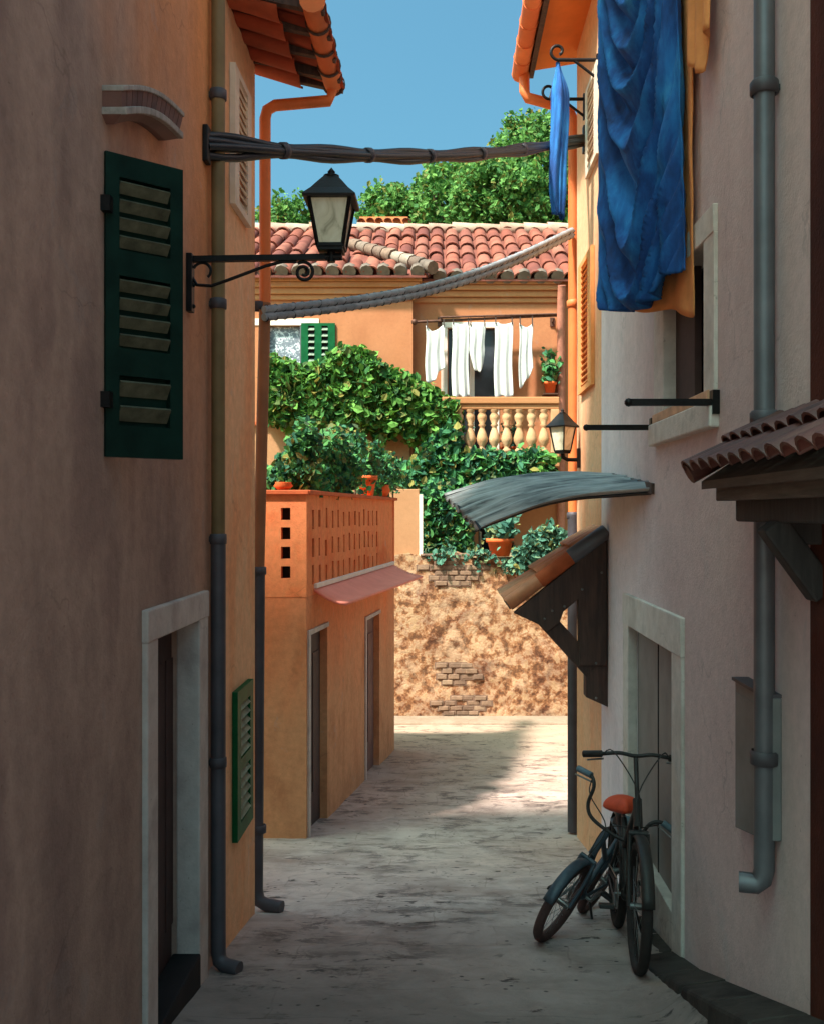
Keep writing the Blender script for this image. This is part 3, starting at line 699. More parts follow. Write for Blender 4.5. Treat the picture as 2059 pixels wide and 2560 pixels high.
pw_.facade((TA.x-3.496, TA.y-.004, zsplit), (1, 0, 0), (0, 0, 1), (0, -1, 0), 3.5, ph, [q for q in sq if q[2] > .02], .1)
pw_.facade((TB.x, TB.y-.15, zsplit), (-1, 0, 0), (0, 0, 1), (0, -1, 0), 3.5, ph)
pa = pw_.build('parapet', M['terracotta_plaster'], TH, recalc=False)
q = MB(); q.quad(*[V((TA.x, TA.y, zsplit))-TN*.1+TU*a+V((0, 0, b_)) for a, b_ in ((.05, 0), (TL, 0), (TL, ph), (.05, ph))]); q.build('slot_back', M['dark_slot'], pa)
q = MB(); q.quad(*[V((TA.x-a, TA.y+.1, zsplit+b_)) for a, b_ in ((.05, 0), (3.4, 0), (3.4, ph), (.05, ph))]); q.build('slot_back', M['dark_void'], pa)
lo = MB(); u0 = TA.x-.26
for k in range(4):
    zc = ZZ(1082+k*41, 9.7)
    if zc-zsplit < .09: lo.box(u0, u0+.095, TA.y-.008, TA.y+.02, zc-.062, zc+.062)
if lo.v: lo.build('vent_hole', M['dark_void'], TH)
cp = MB(); c_ = V((TA.x, TA.y, ztop))
cp.obox(c_+TU*(TL/2)-TN*.06+V((0, 0, .022)), TU, TN, (0, 0, 1), TL/2+.02, .11, .022)
cp.obox(c_+V((-1.75, .07, .02)), (1, 0, 0), (0, 1, 0), (0, 0, 1), 1.78, .11, .024)
cp.build('coping', M['terracotta'], TH, bevel=.008)
for q_, mt, lb in ((dd1, 'door_brown', None), (dd2, 'door_purple', None)):
    d = MB(); o_ = V((TA.x, TA.y, zb))-TN*.085
    d.obox(o_+TU*(q_[0]+q_[1])/2+V((0, 0, q_[3]/2))-TN*.02, TU, TN, (0, 0, 1), (q_[1]-q_[0])/2, .02, q_[3]/2)
    for k in (-1, 1): d.obox(o_+TU*((q_[0]+q_[1])/2+k*(q_[1]-q_[0])*.23)+V((0, 0, q_[3]-1.0))+TN*.004, TU, TN, (0, 0, 1), (q_[1]-q_[0])*.17, .006, .75)
    do = d.build('door', M[mt], TH)
    f = MB(); o2 = V((TA.x, TA.y, zb))
    f.obox(o2+TU*(q_[0]-.035)+V((0, 0, (q_[3]+.05)/2))+TN*.006, TU, TN, (0, 0, 1), .035, .014, (q_[3]+.05)/2)
    f.obox(o2+TU*((q_[0]+q_[1])/2)+V((0, 0, q_[3]+.025))+TN*.006, TU, TN, (0, 0, 1), (q_[1]-q_[0])/2, .014, .025)
    f.build('door_frame', M['stone_grey'], do)
# pink awning slab
aw = MB(); ua, ub = uT(661), uT(826); o_ = V((TA.x, TA.y, ZE-.80))
pA, pB = o_+TU*ua, o_+TU*ub; qA = V((-1.005, 9.93, ZE-.955)); qB = V((-.285, 14.2, ZE-.955))
th = V((0, 0, -.03))
def awn(u, v): return lerp(lerp(pA, pB, u), lerp(qA, qB, u), v)+V((0, 0, -.03*math.sin(v*math.pi)))
aw.grid(awn, 12, 6); ao = aw.build('awning', M['pink_awning'], TH, solid=.03); 
at = MB(); at.bar(pA+V((.012, 0, .03)), pB+V((.012, 0, .03)), .05, .05); at.build('awning_rail', M['white_trim'], ao, bevel=.006)

# pots on the parapet
def pot(loc, r, h, label, round_=False):
    t = MB()
    if round_: t.lathe([(0, 0), (r*.55, 0), (r, h*.5), (r*.8, h*.88), (r*.86, h), (r*.7, h), (r*.6, h*.8), (0, h*.7)], loc, 18)
    else: t.lathe(pot_prof(r, h), loc, 18)
    o = t.build('flower_pot', M['red_clay']); 
    return tag(o, label, 'flower pot', 'flower pots on the terrace wall')
def onside(px): y = yT(px); p = TA+TU*((y-9.7)/TU.y)-TN*.06; return V((p.x, p.y, ztop+.046))
pot(onside(779), .155, .27, 'tall orange flower pot with a wide rim on the terrace wall')
pot(onside(812), .13, .18, 'round orange flower pot at the far end of the terrace wall', True)
pot(V((P(597, 0, 9.77).x, 9.77, ztop+.046)), .1, .08, 'low orange flower pot on the near corner of the terrace wall', True)
# bush on the terrace
tb = thing('terrace_bush', (-1.5, 11.5, zsplit), 'bushy dark green shrub behind the pierced terracotta wall', 'shrub')
pts = poly_clumps([(568, 1030), (575, 985), (600, 960), (622, 940), (630, 905), (648, 900), (660, 930), (690, 915), (735, 900), (770, 930), (800, 950), (845, 985), (850, 1022), (800, 1040), (700, 1042)], lambda x, y: max(10.0, min(15.5, yT(max(x, 651))+.45)), 230, .13, 28)
f = MB(); leaf_cloud(f, pts, .08, .6); f.build('foliage', M['dark_leaf'], tb, recalc=False)
st = MB()
for k in range(14):
    x = random.uniform(590, 830); q_ = P(x, 960+random.uniform(-20, 40), max(10.1, min(15.5, yT(max(x, 651))+.5))); st.tube([(q_.x-random.uniform(.0, .1), q_.y, zsplit), (q_.x, q_.y+.05, (zsplit+q_.z)/2), q_], .014, 6)
st.build('stems', M['bark'], tb)

# ------------------------------------------------------------------ right grey house
RG = thing('grey_house', (XR, 6, ZE-2.5), 'grey plastered house on the right with a white framed doorway and upper window', 'house')
GY0, GY1 = 3.54, 8.27
zb, top = .2, ZE+5.2
rd0, rd1, rdt, rdb = YR(1420), YR(1326), ZE-.825, ZE-2.40
rw0, rw1, rwb, rwt = YR(1488), YR(1401), ZE+.62, ZE+1.42
w = MB()
w.facade((XR, GY0, zb), (0, 1, 0), (0, 0, 1), (-1, 0, 0), GY1-GY0, top-zb, [(rd0-GY0, rd1-GY0, rdb-zb, rdt-zb, .06), (rw0-GY0, rw1-GY0, rwb-zb, rwt-zb, .14)])
w.facade((XR, GY1, zb), (1, 0, 0), (0, 0, 1), (0, 1, 0), 6, top-zb)
w.facade((XR, GY0, top), (0, 1, 0), (1, 0, 0), (0, 0, 1), GY1-GY0, 6)
w.facade((XR+6, GY0, zb), (0, 1, 0), (0, 0, 1), (1, 0, 0), GY1-GY0, top-zb)
w.build('wall', M['grey_plaster'], RG, recalc=False)
d = MB(); d.box(XR+.055, XR+.1, rd0, rd1, rdb, rdt); ym = lerp(rd0, rd1, .5)
do = d.build('door', M['door_grey'], RG)
d = MB(); d.box(XR+.05, XR+.056, ym-.006, ym+.006, rdb, rdt); d.build('door_seam', M['dark_void'], do)
f = MB(); fo0, fo1 = YR(1440), YR(1316); ft = ZE-.60
f.box(XR-.022, XR+.05, fo0, rd0+.005, gz(XR, rd0)-.2, rdt); f.box(XR-.022, XR+.05, rd1-.005, fo1, gz(XR, fo1)-.2, rdt); f.box(XR-.026, XR+.05, fo0-.004, fo1+.004, rdt-.005, ft)
f.build('door_frame', M['stone_white'], do, bevel=.007)
s = MB(); s.box(XR-.012, XR+.09, rd0+.006, rd1-.006, gz(XR, 7)-.4, rdb+.008); s.build('door_step', M['stone_grey'], do, bevel=.006)
# window
g_ = MB(); g_.box(XR+.12, XR+.16, rw0, rw1, rwb, rwt); wo = g_.build('window', M['glass_dark'], RG)
s_ = MB(); s_.box(XR+.06, XR+.1, lerp(rw0, rw1, .52), rw1, rwb+.005, rwt); s_.build('window_shutter', M['door_brown'], wo)
f = MB(); wo0, wo1 = YR(1510), YR(1381)
f.box(XR-.02, XR+.135, wo0, rw0+.005, rwb, rwt); f.box(XR-.02, XR+.135, rw1-.005, wo1, rwb, rwt); f.box(XR-.024, XR+.135, wo0, wo1, rwt-.005, rwt+.14)
f.build('window_frame', M['stone_white'], wo, bevel=.006)
s = MB(); s.box(XR-.05, XR+.1, wo0-.02, wo1+.03, rwb-.19, rwb-.05); s.build('window_sill', M['stone_white'], wo, bevel=.01)
s = MB(); s.box(XR-.03, XR+.12, wo0+.08, wo1, rwb-.048, rwb+.012); s.build('window_ledge', M['sill_wood'], wo, bevel=.006)
# iron arms at the sill
for y, lab in ((4.77, 'black iron rail arm at the near end of the window sill'), (6.17, 'black iron rail arm at the far end of the window sill')):
    b = MB(); z = ZE+.555; b.bar((XR+.02, y, z), (XR-.45, y, z), .03, .034); b.ball((XR-.45, y, z), .022, 8)
    b.box(XR-.035, XR, y-.03, y+.03, z-.06, z+.06)
    tag(b.build('clothes_rail', M['iron']), lab, 'clothes rail', 'clothes rails at the sill')
# pipe on the near wall
rx, ry = XR-.062, 3.905; gf = gz(rx, ry)
zf = ZZ(1862, ry)
b = MB(); b.tube([(rx, ry, top-.2), (rx, ry, zf+.06), (rx-.008, ry+.005, zf+.02), (rx-.03, ry+.01, zf), (rx-.095, ry+.03, zf)], .042, 16); po = b.build('drainpipe', M['zinc'], RG)
for y in (185, 880, 1595):
    j = MB(); j.lathe([(.048, -.03), (.057, -.025), (.058, .02), (.05, .03)], (rx, ry, ZZ(y, ry)), 18); j.box(rx, XR, ry-.012, ry+.012, ZZ(y, ry)-.012, ZZ(y, ry)+.012); j.build('pipe_collar', M['zinc_dark'], po)
# meter cabinet
mb_ = thing('meter_cabinet', (XR, 4.2, ZE-1.1), 'grey green metal meter cabinet on the grey wall beside the drainpipe', 'meter cabinet')
y0, y1 = 3.95, XR*F/(1545-CX)-.12; X_ = XR-.065
Yc = lambda px: X_*F/(px-CX)
zt0, zt1 = ZZ(1432, Yc(1546)), ZZ(1470, Yc(1612)); zb0, zb1 = ZZ(1742, Yc(1546)), ZZ(1772, Yc(1612))
ya, yb = Yc(1612), Yc(1546)
c = MB(); c.prism([(X_, ya, zb1), (X_, yb, zb0), (X_, yb, zt0), (X_, ya, zt1)], (.064, 0, 0)); c.build('cabinet_body', M['box_green'], mb_, bevel=.006)
c = MB(); c.prism([(X_-.012, ya, zt1), (X_-.012, yb+.01, zt0), (X_-.012, yb+.01, zt0+.014), (X_-.012, ya, zt1+.014)], (.075, 0, 0)); c.build('cabinet_lid', M['zinc_dark'], mb_)
c = MB(); c.prism([(X_-.004, ya+.03, zb1+.05), (X_-.004, yb-.03, zb0+.05), (X_-.004, yb-.03, zt0-.05), (X_-.004, ya+.03, zt1-.05)], (.003, 0, 0)); c.build('cabinet_door', M['box_green'], mb_)
# tiled canopy, near right
cy0, cy1 = 2.5, 4.05; zr = ZE+.345; xe, zee = 1.075, ZE+.135
cn = MB(); cn.prism([(XR, cy0, zr-.03), (XR, cy1, zr-.03), (xe+.03, cy1, zee), (xe+.03, cy0, zee)], (0, 0, -.035)); 
co = cn.build('canopy', M['wood_beam'], RG); co['label'] = 'dark red tiled canopy on a black timber brace'
tl = MB(); S_ = V((XR-xe, 0, zr-zee)); tile_slope(tl, (xe-.02, cy0, zee+.01), (0, 1, 0), S_, cy1-cy0, S_.length+.02, .125, .2, .066, .008); tl.build('canopy_tiles', M['dark_tile'], co)
b = MB(); ridge_row(b, (XR-.02, cy0, zr+.02), (XR-.02, cy1, zr+.02), .035, .16); b.build('canopy_ridge', M['wood_black'], co)
b = MB(); b.tube([(xe-.03, cy1-.02, zee+.03), ((xe+XR)/2, cy1-.02, (zee+zr)/2+.03), (XR, cy1-.02, zr+.03)], .045, 10); b.build('canopy_verge', M['dark_tile'], co)
b = MB(); b.box(xe+.07, xe+.13, cy0, cy1-.07, zee-.085, zee-.012); b.build('canopy_fascia', M['wood_beam'], co, bevel=.006)
b = MB(); b.box(xe+.13, xe+.21, cy0, cy1-.14, zee-.17, zee-.05); b.build('canopy_beam', M['wood_black'], co, bevel=.01)
for by in (3.46, 2.7):
    b = MB(); b.bar((xe+.12, by, zee-.17), (XR, by, zee-.43), .10, .10, (0, 1, 0)); b.box(xe+.14, XR, by-.043, by+.043, zee-.25, zee-.165); b.build('canopy_brace', M['wood_black'], co, bevel=.01)
# corrugated sheet awning further along
cs = thing('sheet_awning', (XR, 7, ZE+.2), 'weathered grey corrugated sheet awning jutting diagonally over the lane', 'awning')
R_, UR_, UL_, LL_ = P(1378, 1026, 6.2), P(1292, 1003, 7.7), P(932, 1043, 9.9), P(1004, 1114, 8.5)
def sheet(u, v):   # u from the wall outwards, v from back edge to front edge
    a = lerp(UR_, UL_, u); b_ = lerp(R_, LL_, u); p = lerp(a, b_, v)
    p = p+V((0, 0, .10*math.sin(u*math.pi)*.9))
    return p+V((0, 0, .03*math.sin(v*2*math.pi*6)+.012*mnoise.noise(V((u*5, v*4, 2)))))
b = MB(); b.grid(sheet, 40, 66); b.build('metal_sheet', M['sheet'], cs, solid=.006, uv=[(i/40, j/66) for j in range(67) for i in range(41)])
b = MB()
for v in (.06, .94): b.tube([sheet(u/10, v)+V((0, 0, -.022)) for u in range(11)], .012, 8)
b.tube([sheet(.97, k/8)+V((0, 0, -.03)) for k in range(9)], .016, 8)
b.build('support_rod', M['iron'], cs)
b = MB(); b.bar(R_+V((-.01, 0, -.01)), UR_+V((-.01, 0, -.01)), .03, .07); b.build('wall_batten', M['wood_dark'], cs)

# ------------------------------------------------------------------ red block, added to fill the right edge
RR = thing('red_house', (XR, 1, ZE-2), 'dark red plastered house at the right edge beyond the grey wall', 'house')
w = MB(); w.box(XR-.02, XR+5, 1.2, 3.525, .2, ZE+3); w.build('wall', M['red_plaster'], RR)  # body of the added red block

# ------------------------------------------------------------------ right orange house
OR0, OR1 = 8.28, 9.8
RO = thing('peach_house', (XR, 9, ZE-3), 'peach orange house with louvred shutters and an orange gutter on the right', 'house')
w = MB(); wt = ZE+4.85
w.facade((XR+.003, OR0, .1), (0, 1, 0), (0, 0, 1), (-1, 0, 0), OR1-OR0, wt-.1)
w.facade((XR+.003, OR1, .1), (1, 0, 0), (0, 0, 1), (0, 1, 0), 6, wt-.1)
w.facade((XR+6, OR0, .1), (0, 1, 0), (0, 0, 1), (1, 0, 0), OR1-OR0, wt-.1)
w.build('wall', M['peach_plaster'], RO, recalc=False)
ex2, ez2 = .84, ZE+4.68
s = MB(); s.prism([(ex2, OR0, ez2), (ex2, OR1+.3, ez2), (XR+.3, OR1+.3, ez2+.14), (XR+.3, OR0, ez2+.14)], (0, 0, .03))
ro = s.build('roof', M['soffit_orange'], RO)
tl = MB(); tile_slope(tl, (ex2-.02, OR0, ez2+.05), (0, 1, 0), V((1, 0, .25)), OR1+.3-OR0, 5.5, .19, .4); tl.build('roof_tiles', M['roof_tile'], ro)
gu = MB(); seg_gutter(gu, ex2-.02, OR0-.0, OR1+.28, ez2-.02, .085, .36); gut = gu.build('gutter', M['gutter_tile'], RO)
b = MB(); b.bar((ex2+.10, OR0, ez2-.03), (ex2+.10, OR1+.28, ez2-.03), .05, .08); b.build('gutter_board', M['wood_dark'], gut)
yp = OR1+.13; xp = XR-.015
b = MB(); b.tube([(ex2+.02, yp+.05, ez2-.06), (ex2+.02, yp+.02, ZZ(190, yp)), (ex2+.05, yp, ZZ(206, yp)), (xp-.22, yp, ZZ(220, yp)), (xp-.04, yp, ZZ(233, yp)), (xp, yp, ZZ(252, yp)), (xp, yp, ZZ(1086, yp))], .055, 14)
po = b.build('drainpipe', M['orange_pipe'], RO)
b = MB(); gf = gz(xp, yp); b.tube([(xp, yp-.01, ZZ(1084, yp)), (xp, yp-.01, gf+.02)], .062, 14); b.build('pipe_lower', M['zinc_dark'], po)
for y in (640, 1086):
    j = MB(); j.lathe([(.056, -.04), (.07, -.03), (.07, .03), (.056, .04)], (xp, yp, ZZ(y, yp)), 16); j.build('pipe_collar', M['orange_pipe'] if y < 900 else M['zinc_dark'], po)
s4 = louver_leaf(RO, (XR-.035, 9.0, ZE+3.16), (0, -1, 0), (-1, 0, 0), .66, .82, M['cream_paint'], M['cream_paint'], 1, [(.06, .94, 11)], ang=40, stile=.22, back=M['dark_void'])
s4['label'] = 'short cream louvred shutter high on the wall'
s5 = louver_leaf(RO, (XR-.035, 9.46, ZE+1.17), (0, -1, 0), (-1, 0, 0), .82, 1.27, M['peach_paint'], M['peach_paint'], 1, [(.04, .96, 20)], ang=40, stile=.25, back=M['dark_void'])
s5['label'] = 'tall peach louvred shutter below the cream one'
# wooden bracket canopy
wc = thing('timber_canopy', (XR, 8.2, ZE-.8), 'dark timber bracket canopy with barrel tiles over the right side of the lane', 'canopy')
yc0, yc1 = 7.95, 8.75
def q(px, py, Y=7.95): return P(px, py, Y)
def slab(mb, pts, d, oy=0): mb.prism([q(*p)+V((0, oy, 0)) for p in pts], (0, d, 0))
b = MB(); slab(b, [(1232, 1150), (1277, 1120), (1281, 1490), (1232, 1468)], .14); wp = b.build('wall_post', M['wood_dark'], wc, bevel=.008)
b = MB(); slab(b, [(1080, 1290), (1274, 1134), (1274, 1400), (1218, 1400), (1214, 1262), (1184, 1287), (1176, 1310), (1150, 1330), (1136, 1316), (1115, 1306)], .09, -.035); b.build('gable_board', M['wood_dark'], wc, bevel=.006)
b = MB(); b.bar(q(1148, 1304)+V((0, .06, 0)), q(1246, 1412)+V((0, .06, 0)), .15, .13, (0, 1, 0)); b.build('brace', M['wood_dark'], wc, bevel=.01)
tipA, topA = q(1068, 1272), q(1276, 1118)
sl2 = (topA-tipA)
b = MB(); b.prism([tipA+V((.02, .05, -.05)), topA+V((0, .05, -.06)), topA+V((0, .05, -.03)), tipA+V((.02, .05, -.02))], (0, yc1-yc0, 0)); b.build('roof_boards', M['wood_dark'], wc)
tl = MB(); tile_slope(tl, tipA+V((0, .10, -.01)), (0, 1, 0), sl2, yc1-yc0-.06, sl2.length, .16, .36, .08, .01); tl.build('roof_tiles', M['tan_tile'], wc)
for (t0, t1, mt, rr) in ((0, .335, 'tan_tile', .062), (.315, .66, 'terracotta', .066), (.635, 1.0, 'zinc', .072)):
    b = MB(); p0, p1 = lerp(tipA, topA, t0), lerp(tipA, topA, t1); b.tube([p0, lerp(p0, p1, .04), lerp(p0, p1, .96), p1], [rr*.9, rr*1.0, rr*.92, rr*.86], 14); b.build('verge_tile', M[mt], wc)
for (x, y) in ((1264, 1205), (1223, 1240), (1186, 1292-16), (1144, 1302), (1252, 1395), (1252, 1468), (1160, 1285)): nl = MB(); nl.ball(q(x, y)+V((0, -.037, 0)), .011, 8); nl.build('nail_head', M['steel'], wc)

# clothes brackets with curls
for k, (Y, X) in enumerate(((8.45, 1.03), (9.25, 1.04))):
    z = ZE+4.03; b = MB()
    b.tube([(XR, Y, z), (X, Y, z)], .017, 8)
    b.tube(spiral((X-.0, Y, z+.075), .075, .028, -math.pi/2, -math.pi/2-1.55*math.pi*1.2, (1, 0, 0), (0, 0, 1)), .014, 8)
    b.tube([(XR-.22, Y, z), (XR, Y, z-.17)], .013, 8); b.box(XR-.015, XR, Y-.02, Y+.02, z-.2, z+.05)
    tag(b.build('clothesline_bracket', M['iron']), ['black iron clothesline bracket with a curled tip under the soffit', 'black iron bracket with a curled tip behind the hanging blue cloth'][k], 'bracket', 'clothesline brackets')
# small gathered cloth on the line
b = MB()
def gath(u, v):
    a = u*2*math.pi
    r = .012+.052*sstep(v*4.5)*(1-.35*sstep((v-.82)*5.5))
    r *= 1+.25*math.sin(3*a+v*2)+.2*math.sin(8*a+v*4)
    z = lerp(4.02, 2.70, v)-.10*max(0, math.cos(a+.6))*v*v-.05*math.sin(2*a)*v*v
    return V((1.03+r*math.cos(a)*1.0+.015*math.sin(v*6), 8.47+r*math.sin(a)*.8, ZE+z))
b.grid(gath, 48, 40); o = b.build('hanging_cloth', M['blue_cloth'], solid=.006)
tag(o, 'narrow gathered dark blue cloth hanging from the line between the curled brackets', 'cloth')
b = MB(); b.tube([(1.03, 8.45, ZE+4.035), (1.035, 8.85, ZE+4.02), (1.04, 9.25, ZE+4.035)], .005, 6); tag(b.build('clothesline', M['grey_rope']), 'thin grey clothesline stretched between the two curled brackets', 'clothesline')

# big washing on the right
LA, LBp = V((1.03, 6.35, ZE+3.65)), V((1.335, 5.16, ZE+3.65))
LBw = V((XR-.01, 4.55, ZE+3.65))
def on_line(px):
    t0, t1 = 0, 1
    k = (px-CX)/F; d = LBp-LA
    t = (k*LA.y-LA.x)/(d.x-k*d.y); return LA+d*t
def bigcloth(u, v):
    px = lerp(1266, 1440, u); p = on_line(px)
    left = 1-sstep((u-.72)/.06)
    yb = lerp(576, 656-130*max(0, u/.72-.42)**2.2-30*max(0, .42-u/.72)**2.2, left) if u < .8 else 574-6*math.sin(u*20)
    zb_ = ZZ(yb, p.y); z = lerp(LA.z, zb_, v)
    s = (u-.42)/.42; dp = LA.z-z
    phase = dp*2.9+2.6*abs(s)**1.7*(1+.25*math.sin(dp*3))+.7*mnoise.noise(V((u*2.2, z*1.1, 0)))
    fr_ = phase-math.floor(phase); crease = (1-abs(2*fr_-1))**1.3
    edge = 1-abs(2*u-1)**5
    swag = (crease-.5)*(.115+.03*v)*edge*(1-.45*min(1, abs(s))**3)
    p2 = dp*6.1+4.6*abs(s)**1.7+.5*mnoise.noise(V((u*3, z*1.6, 7)))
    swag += .02*(abs(math.sin(p2*math.pi))**.6-.6)*edge
    vert = .03*math.sin(u*30+z*1.2)*sstep((u-.6)*4)+.02*math.sin(u*26)*sstep((.25-u)*5)
    n = V((-.97, -.25, 0))
    wob = .012*mnoise.noise(V((u*9, z*4, 5)))
    q_ = p+n*(swag+vert+wob+.02); q_.z = z; return q_
b = MB(); b.grid(bigcloth, 90, 150); o = b.build('hanging_sheet', M['blue_cloth'], solid=.008); tag(o, 'large bright blue sheet hanging in heavy folds in front of the grey wall', 'sheet')
def towel(u, v):
    p = on_line(lerp(1300, 1466, u)); p = p+V((.085, .05, 0)); p.x = min(p.x, XR-.03); yb = 650+14*u+6*math.sin(u*9)
    if u > .96: yb -= 60*(u-.96)
    z = lerp(LA.z, ZZ(yb, p.y), v); return V((p.x, p.y, z))+V((-.9, -.3, 0))*(.012*math.sin(u*14+z*2)+.008*mnoise.noise(V((u*6, z*4, 2))))
b = MB(); b.grid(towel, 40, 60); o = b.build('hanging_towel', M['orange_towel'], solid=.008); tag(o, 'long pale orange towel hanging behind the blue sheet', 'towel')
def towel2(u, v):
    Y = lerp(5.02, 4.66, u); yb = lerp(132, 128, u)-(70*sstep((u-.62)/.1)) ; zb_ = ZZ(yb, Y)-.06*math.sin(u*math.pi)
    z = lerp(LA.z, zb_, v); return V((XR-.05-.025*math.sin(u*15+z)*v-.02, Y, z))
b = MB(); b.grid(towel2, 30, 40); o = b.build('hanging_towel', M['orange_towel'], solid=.008); tag(o, 'short orange towel hanging high beside the long one against the grey wall', 'towel')
b = MB(); b.tube([LA+V((-.02, .3, .0)), LA, LBp, V((XR, 4.5, LA.z))], .006, 6)
tag(b.build('clothesline', M['grey_rope']), 'thin grey line carrying the blue sheet along the grey wall', 'clothesline')

# ------------------------------------------------------------------ cables
cb = thing('cable_bundle', (XL, 5.2, ZE+2), 'black bundle of cables tied together and strung across the lane under the sky', 'cable')
ca, cz = V((XL, 5.2, ZZ(305, 5.2))), V((XR, 9.17, ZZ(294, 9.17)))
prm = [(0, 0, 0)]
def cpt(t, dx, dz, spread):
    p = lerp(ca, cz, t); s = -.075*math.sin(math.pi*t)*1.4
    k = 1+spread*(max(0, 1-t*6)**1.5+max(0, 1-(1-t)*9)**1.5)
    # keep the sag as sketched
    return p+V((dx, 0, dz*k+s))
for (dx, dz) in ((0, .026), (.022, -.004), (-.022, -.008), (0, -.03), (.01, .01)):
    b = MB(); b.tube([cpt(i/40, dx*(1+.4*math.sin(i*.7+dz*90)), dz*(1+.35*math.sin(i*.9+dx*120)), .9) for i in range(41)], .023, 8); b.build('cable', M['black_cable'], cb)
for t in (.13, .3, .45, .6, .74, .87):
    p = cpt(t, 0, 0, 0); d_ = (cz-ca).normalized(); b = MB(); b.lathe([(.04, -.025), (.05, -.02), (.05, .02), (.04, .025)], p, 14, d_); b.build('cable_tie', M['zinc_dark'], cb)
for p, sx in ((ca, 1), (cz, -1)):
    b = MB(); k = .1 if sx > 0 else .13; b.box(min(p.x, p.x+sx*.03), max(p.x, p.x+sx*.03), p.y-.04, p.y+.04, p.z-k, p.z+k); b.build('wall_plate', M['iron'], cb, bevel=.006)
tc = thing('twisted_cable', (XL, 6.7, ZE+1.4), 'pair of grey twisted cables sagging across the lane in front of the tiled roof', 'cable')
ta, tz = P(556, 660, 6.66), P(1203, 490, 9.84)
def tpt(t): return lerp(ta, tz, t)+V((0, 0, -.16*math.sin(math.pi*t)))
for s_ in (1, -1):
    b = MB(); n = 420; pts = []
    for i in range(n+1):
        t = i/n; pts.append(tpt(t)+V((0, 0, s_*.026)))
    b.tube(pts, [.027+.0035*abs(math.sin(i*.23)) for i in range(n+1)], 10)
    # the strand lay: a thin wire wound round
    b.build('strand', M['grey_rope'], tc)
    b = MB(); hl = []
    for i in range(2400+1):
        t = i/2400; a = t*48*2*math.pi*s_*1.0; hl.append(tpt(t)+V((math.cos(a)*.029, 0, s_*.026+math.sin(a)*.029)))
    b.tube(hl, .0058, 5); b.build('wire_wrap', M['black_cable'], tc)

# ------------------------------------------------------------------ street lamps
SL = thing('street_lamp', (XL, 4.86, ZE+1.1), 'black iron street lamp on a scrolled bracket beside the green shutter', 'street lamp', 'wall lanterns')
Y = 4.86; z = ZZ(546, Y); xc = P(698, 0, Y).x
b = MB(); b.box(XL, XL+.03, Y-.03, Y+.03, ZZ(657, Y), ZZ(535, Y))
for yy in (548, 600, 645): b.ball((XL+.032, Y-.0, ZZ(yy, Y)), .012, 8)
b.build('wall_plate', M['iron'], SL, bevel=.004)
b = MB(); b.bar((XL+.02, Y, z), (xc+.04, Y, z+.012), .03, .03); b.tube([(xc, Y, z), (xc, Y, z+.05)], .022, 10); b.tube([(xc-.03, Y, z+.012), (xc+.055, Y, z+.014)], .02, 10); b.build('bracket_arm', M['iron'], SL)
b = MB()
c1 = V((XL+.10, Y, ZZ(575, Y)))
b.tube([P(405, 560, Y), P(403, 580, Y), P(415, 600, Y), P(445, 602, Y), P(480, 590, Y), P(520, 575, Y), P(560, 560, Y), P(595, 551, Y), P(625, 551, Y)], .0085, 8)
b.tube(spiral(P(640, 573, Y), .054, .014, math.radians(125), math.radians(125)-math.radians(610), (1, 0, 0), (0, 0, 1), 40), .0085, 8)
b.tube(spiral(P(428, 572, Y), .05, .036, math.radians(160), math.radians(-50), (1, 0, 0), (0, 0, 1), 24), .0075, 8)
b.build('scroll', M['iron'], SL)
lantern(SL, (xc, Y, z+.035), .205, .415, 0)
SL2 = thing('street_lamp', (XR, 9.55, ZE+.5), 'black iron wall lantern with two pale panes above the corrugated awning', 'street lamp', 'wall lanterns')
Y = 9.55; xc = P(1183, 0, Y).x
b = MB(); b.box(XR-.03, XR, Y-.03, Y+.03, ZZ(985, Y), ZZ(944, Y)); b.build('wall_plate', M['iron'], SL2, bevel=.004)
b = MB(); b.tube([(XR-.01, Y, ZZ(968, Y)), (xc+.05, Y, ZZ(968, Y)), (xc+.012, Y, ZZ(964, Y)), (xc, Y, ZZ(955, Y)), (xc, Y, ZZ(940, Y))], .02, 10); b.build('bracket_arm', M['iron'], SL2)
lantern(SL2, (xc, Y, ZZ(955, Y)), .185, .435, math.radians(45))

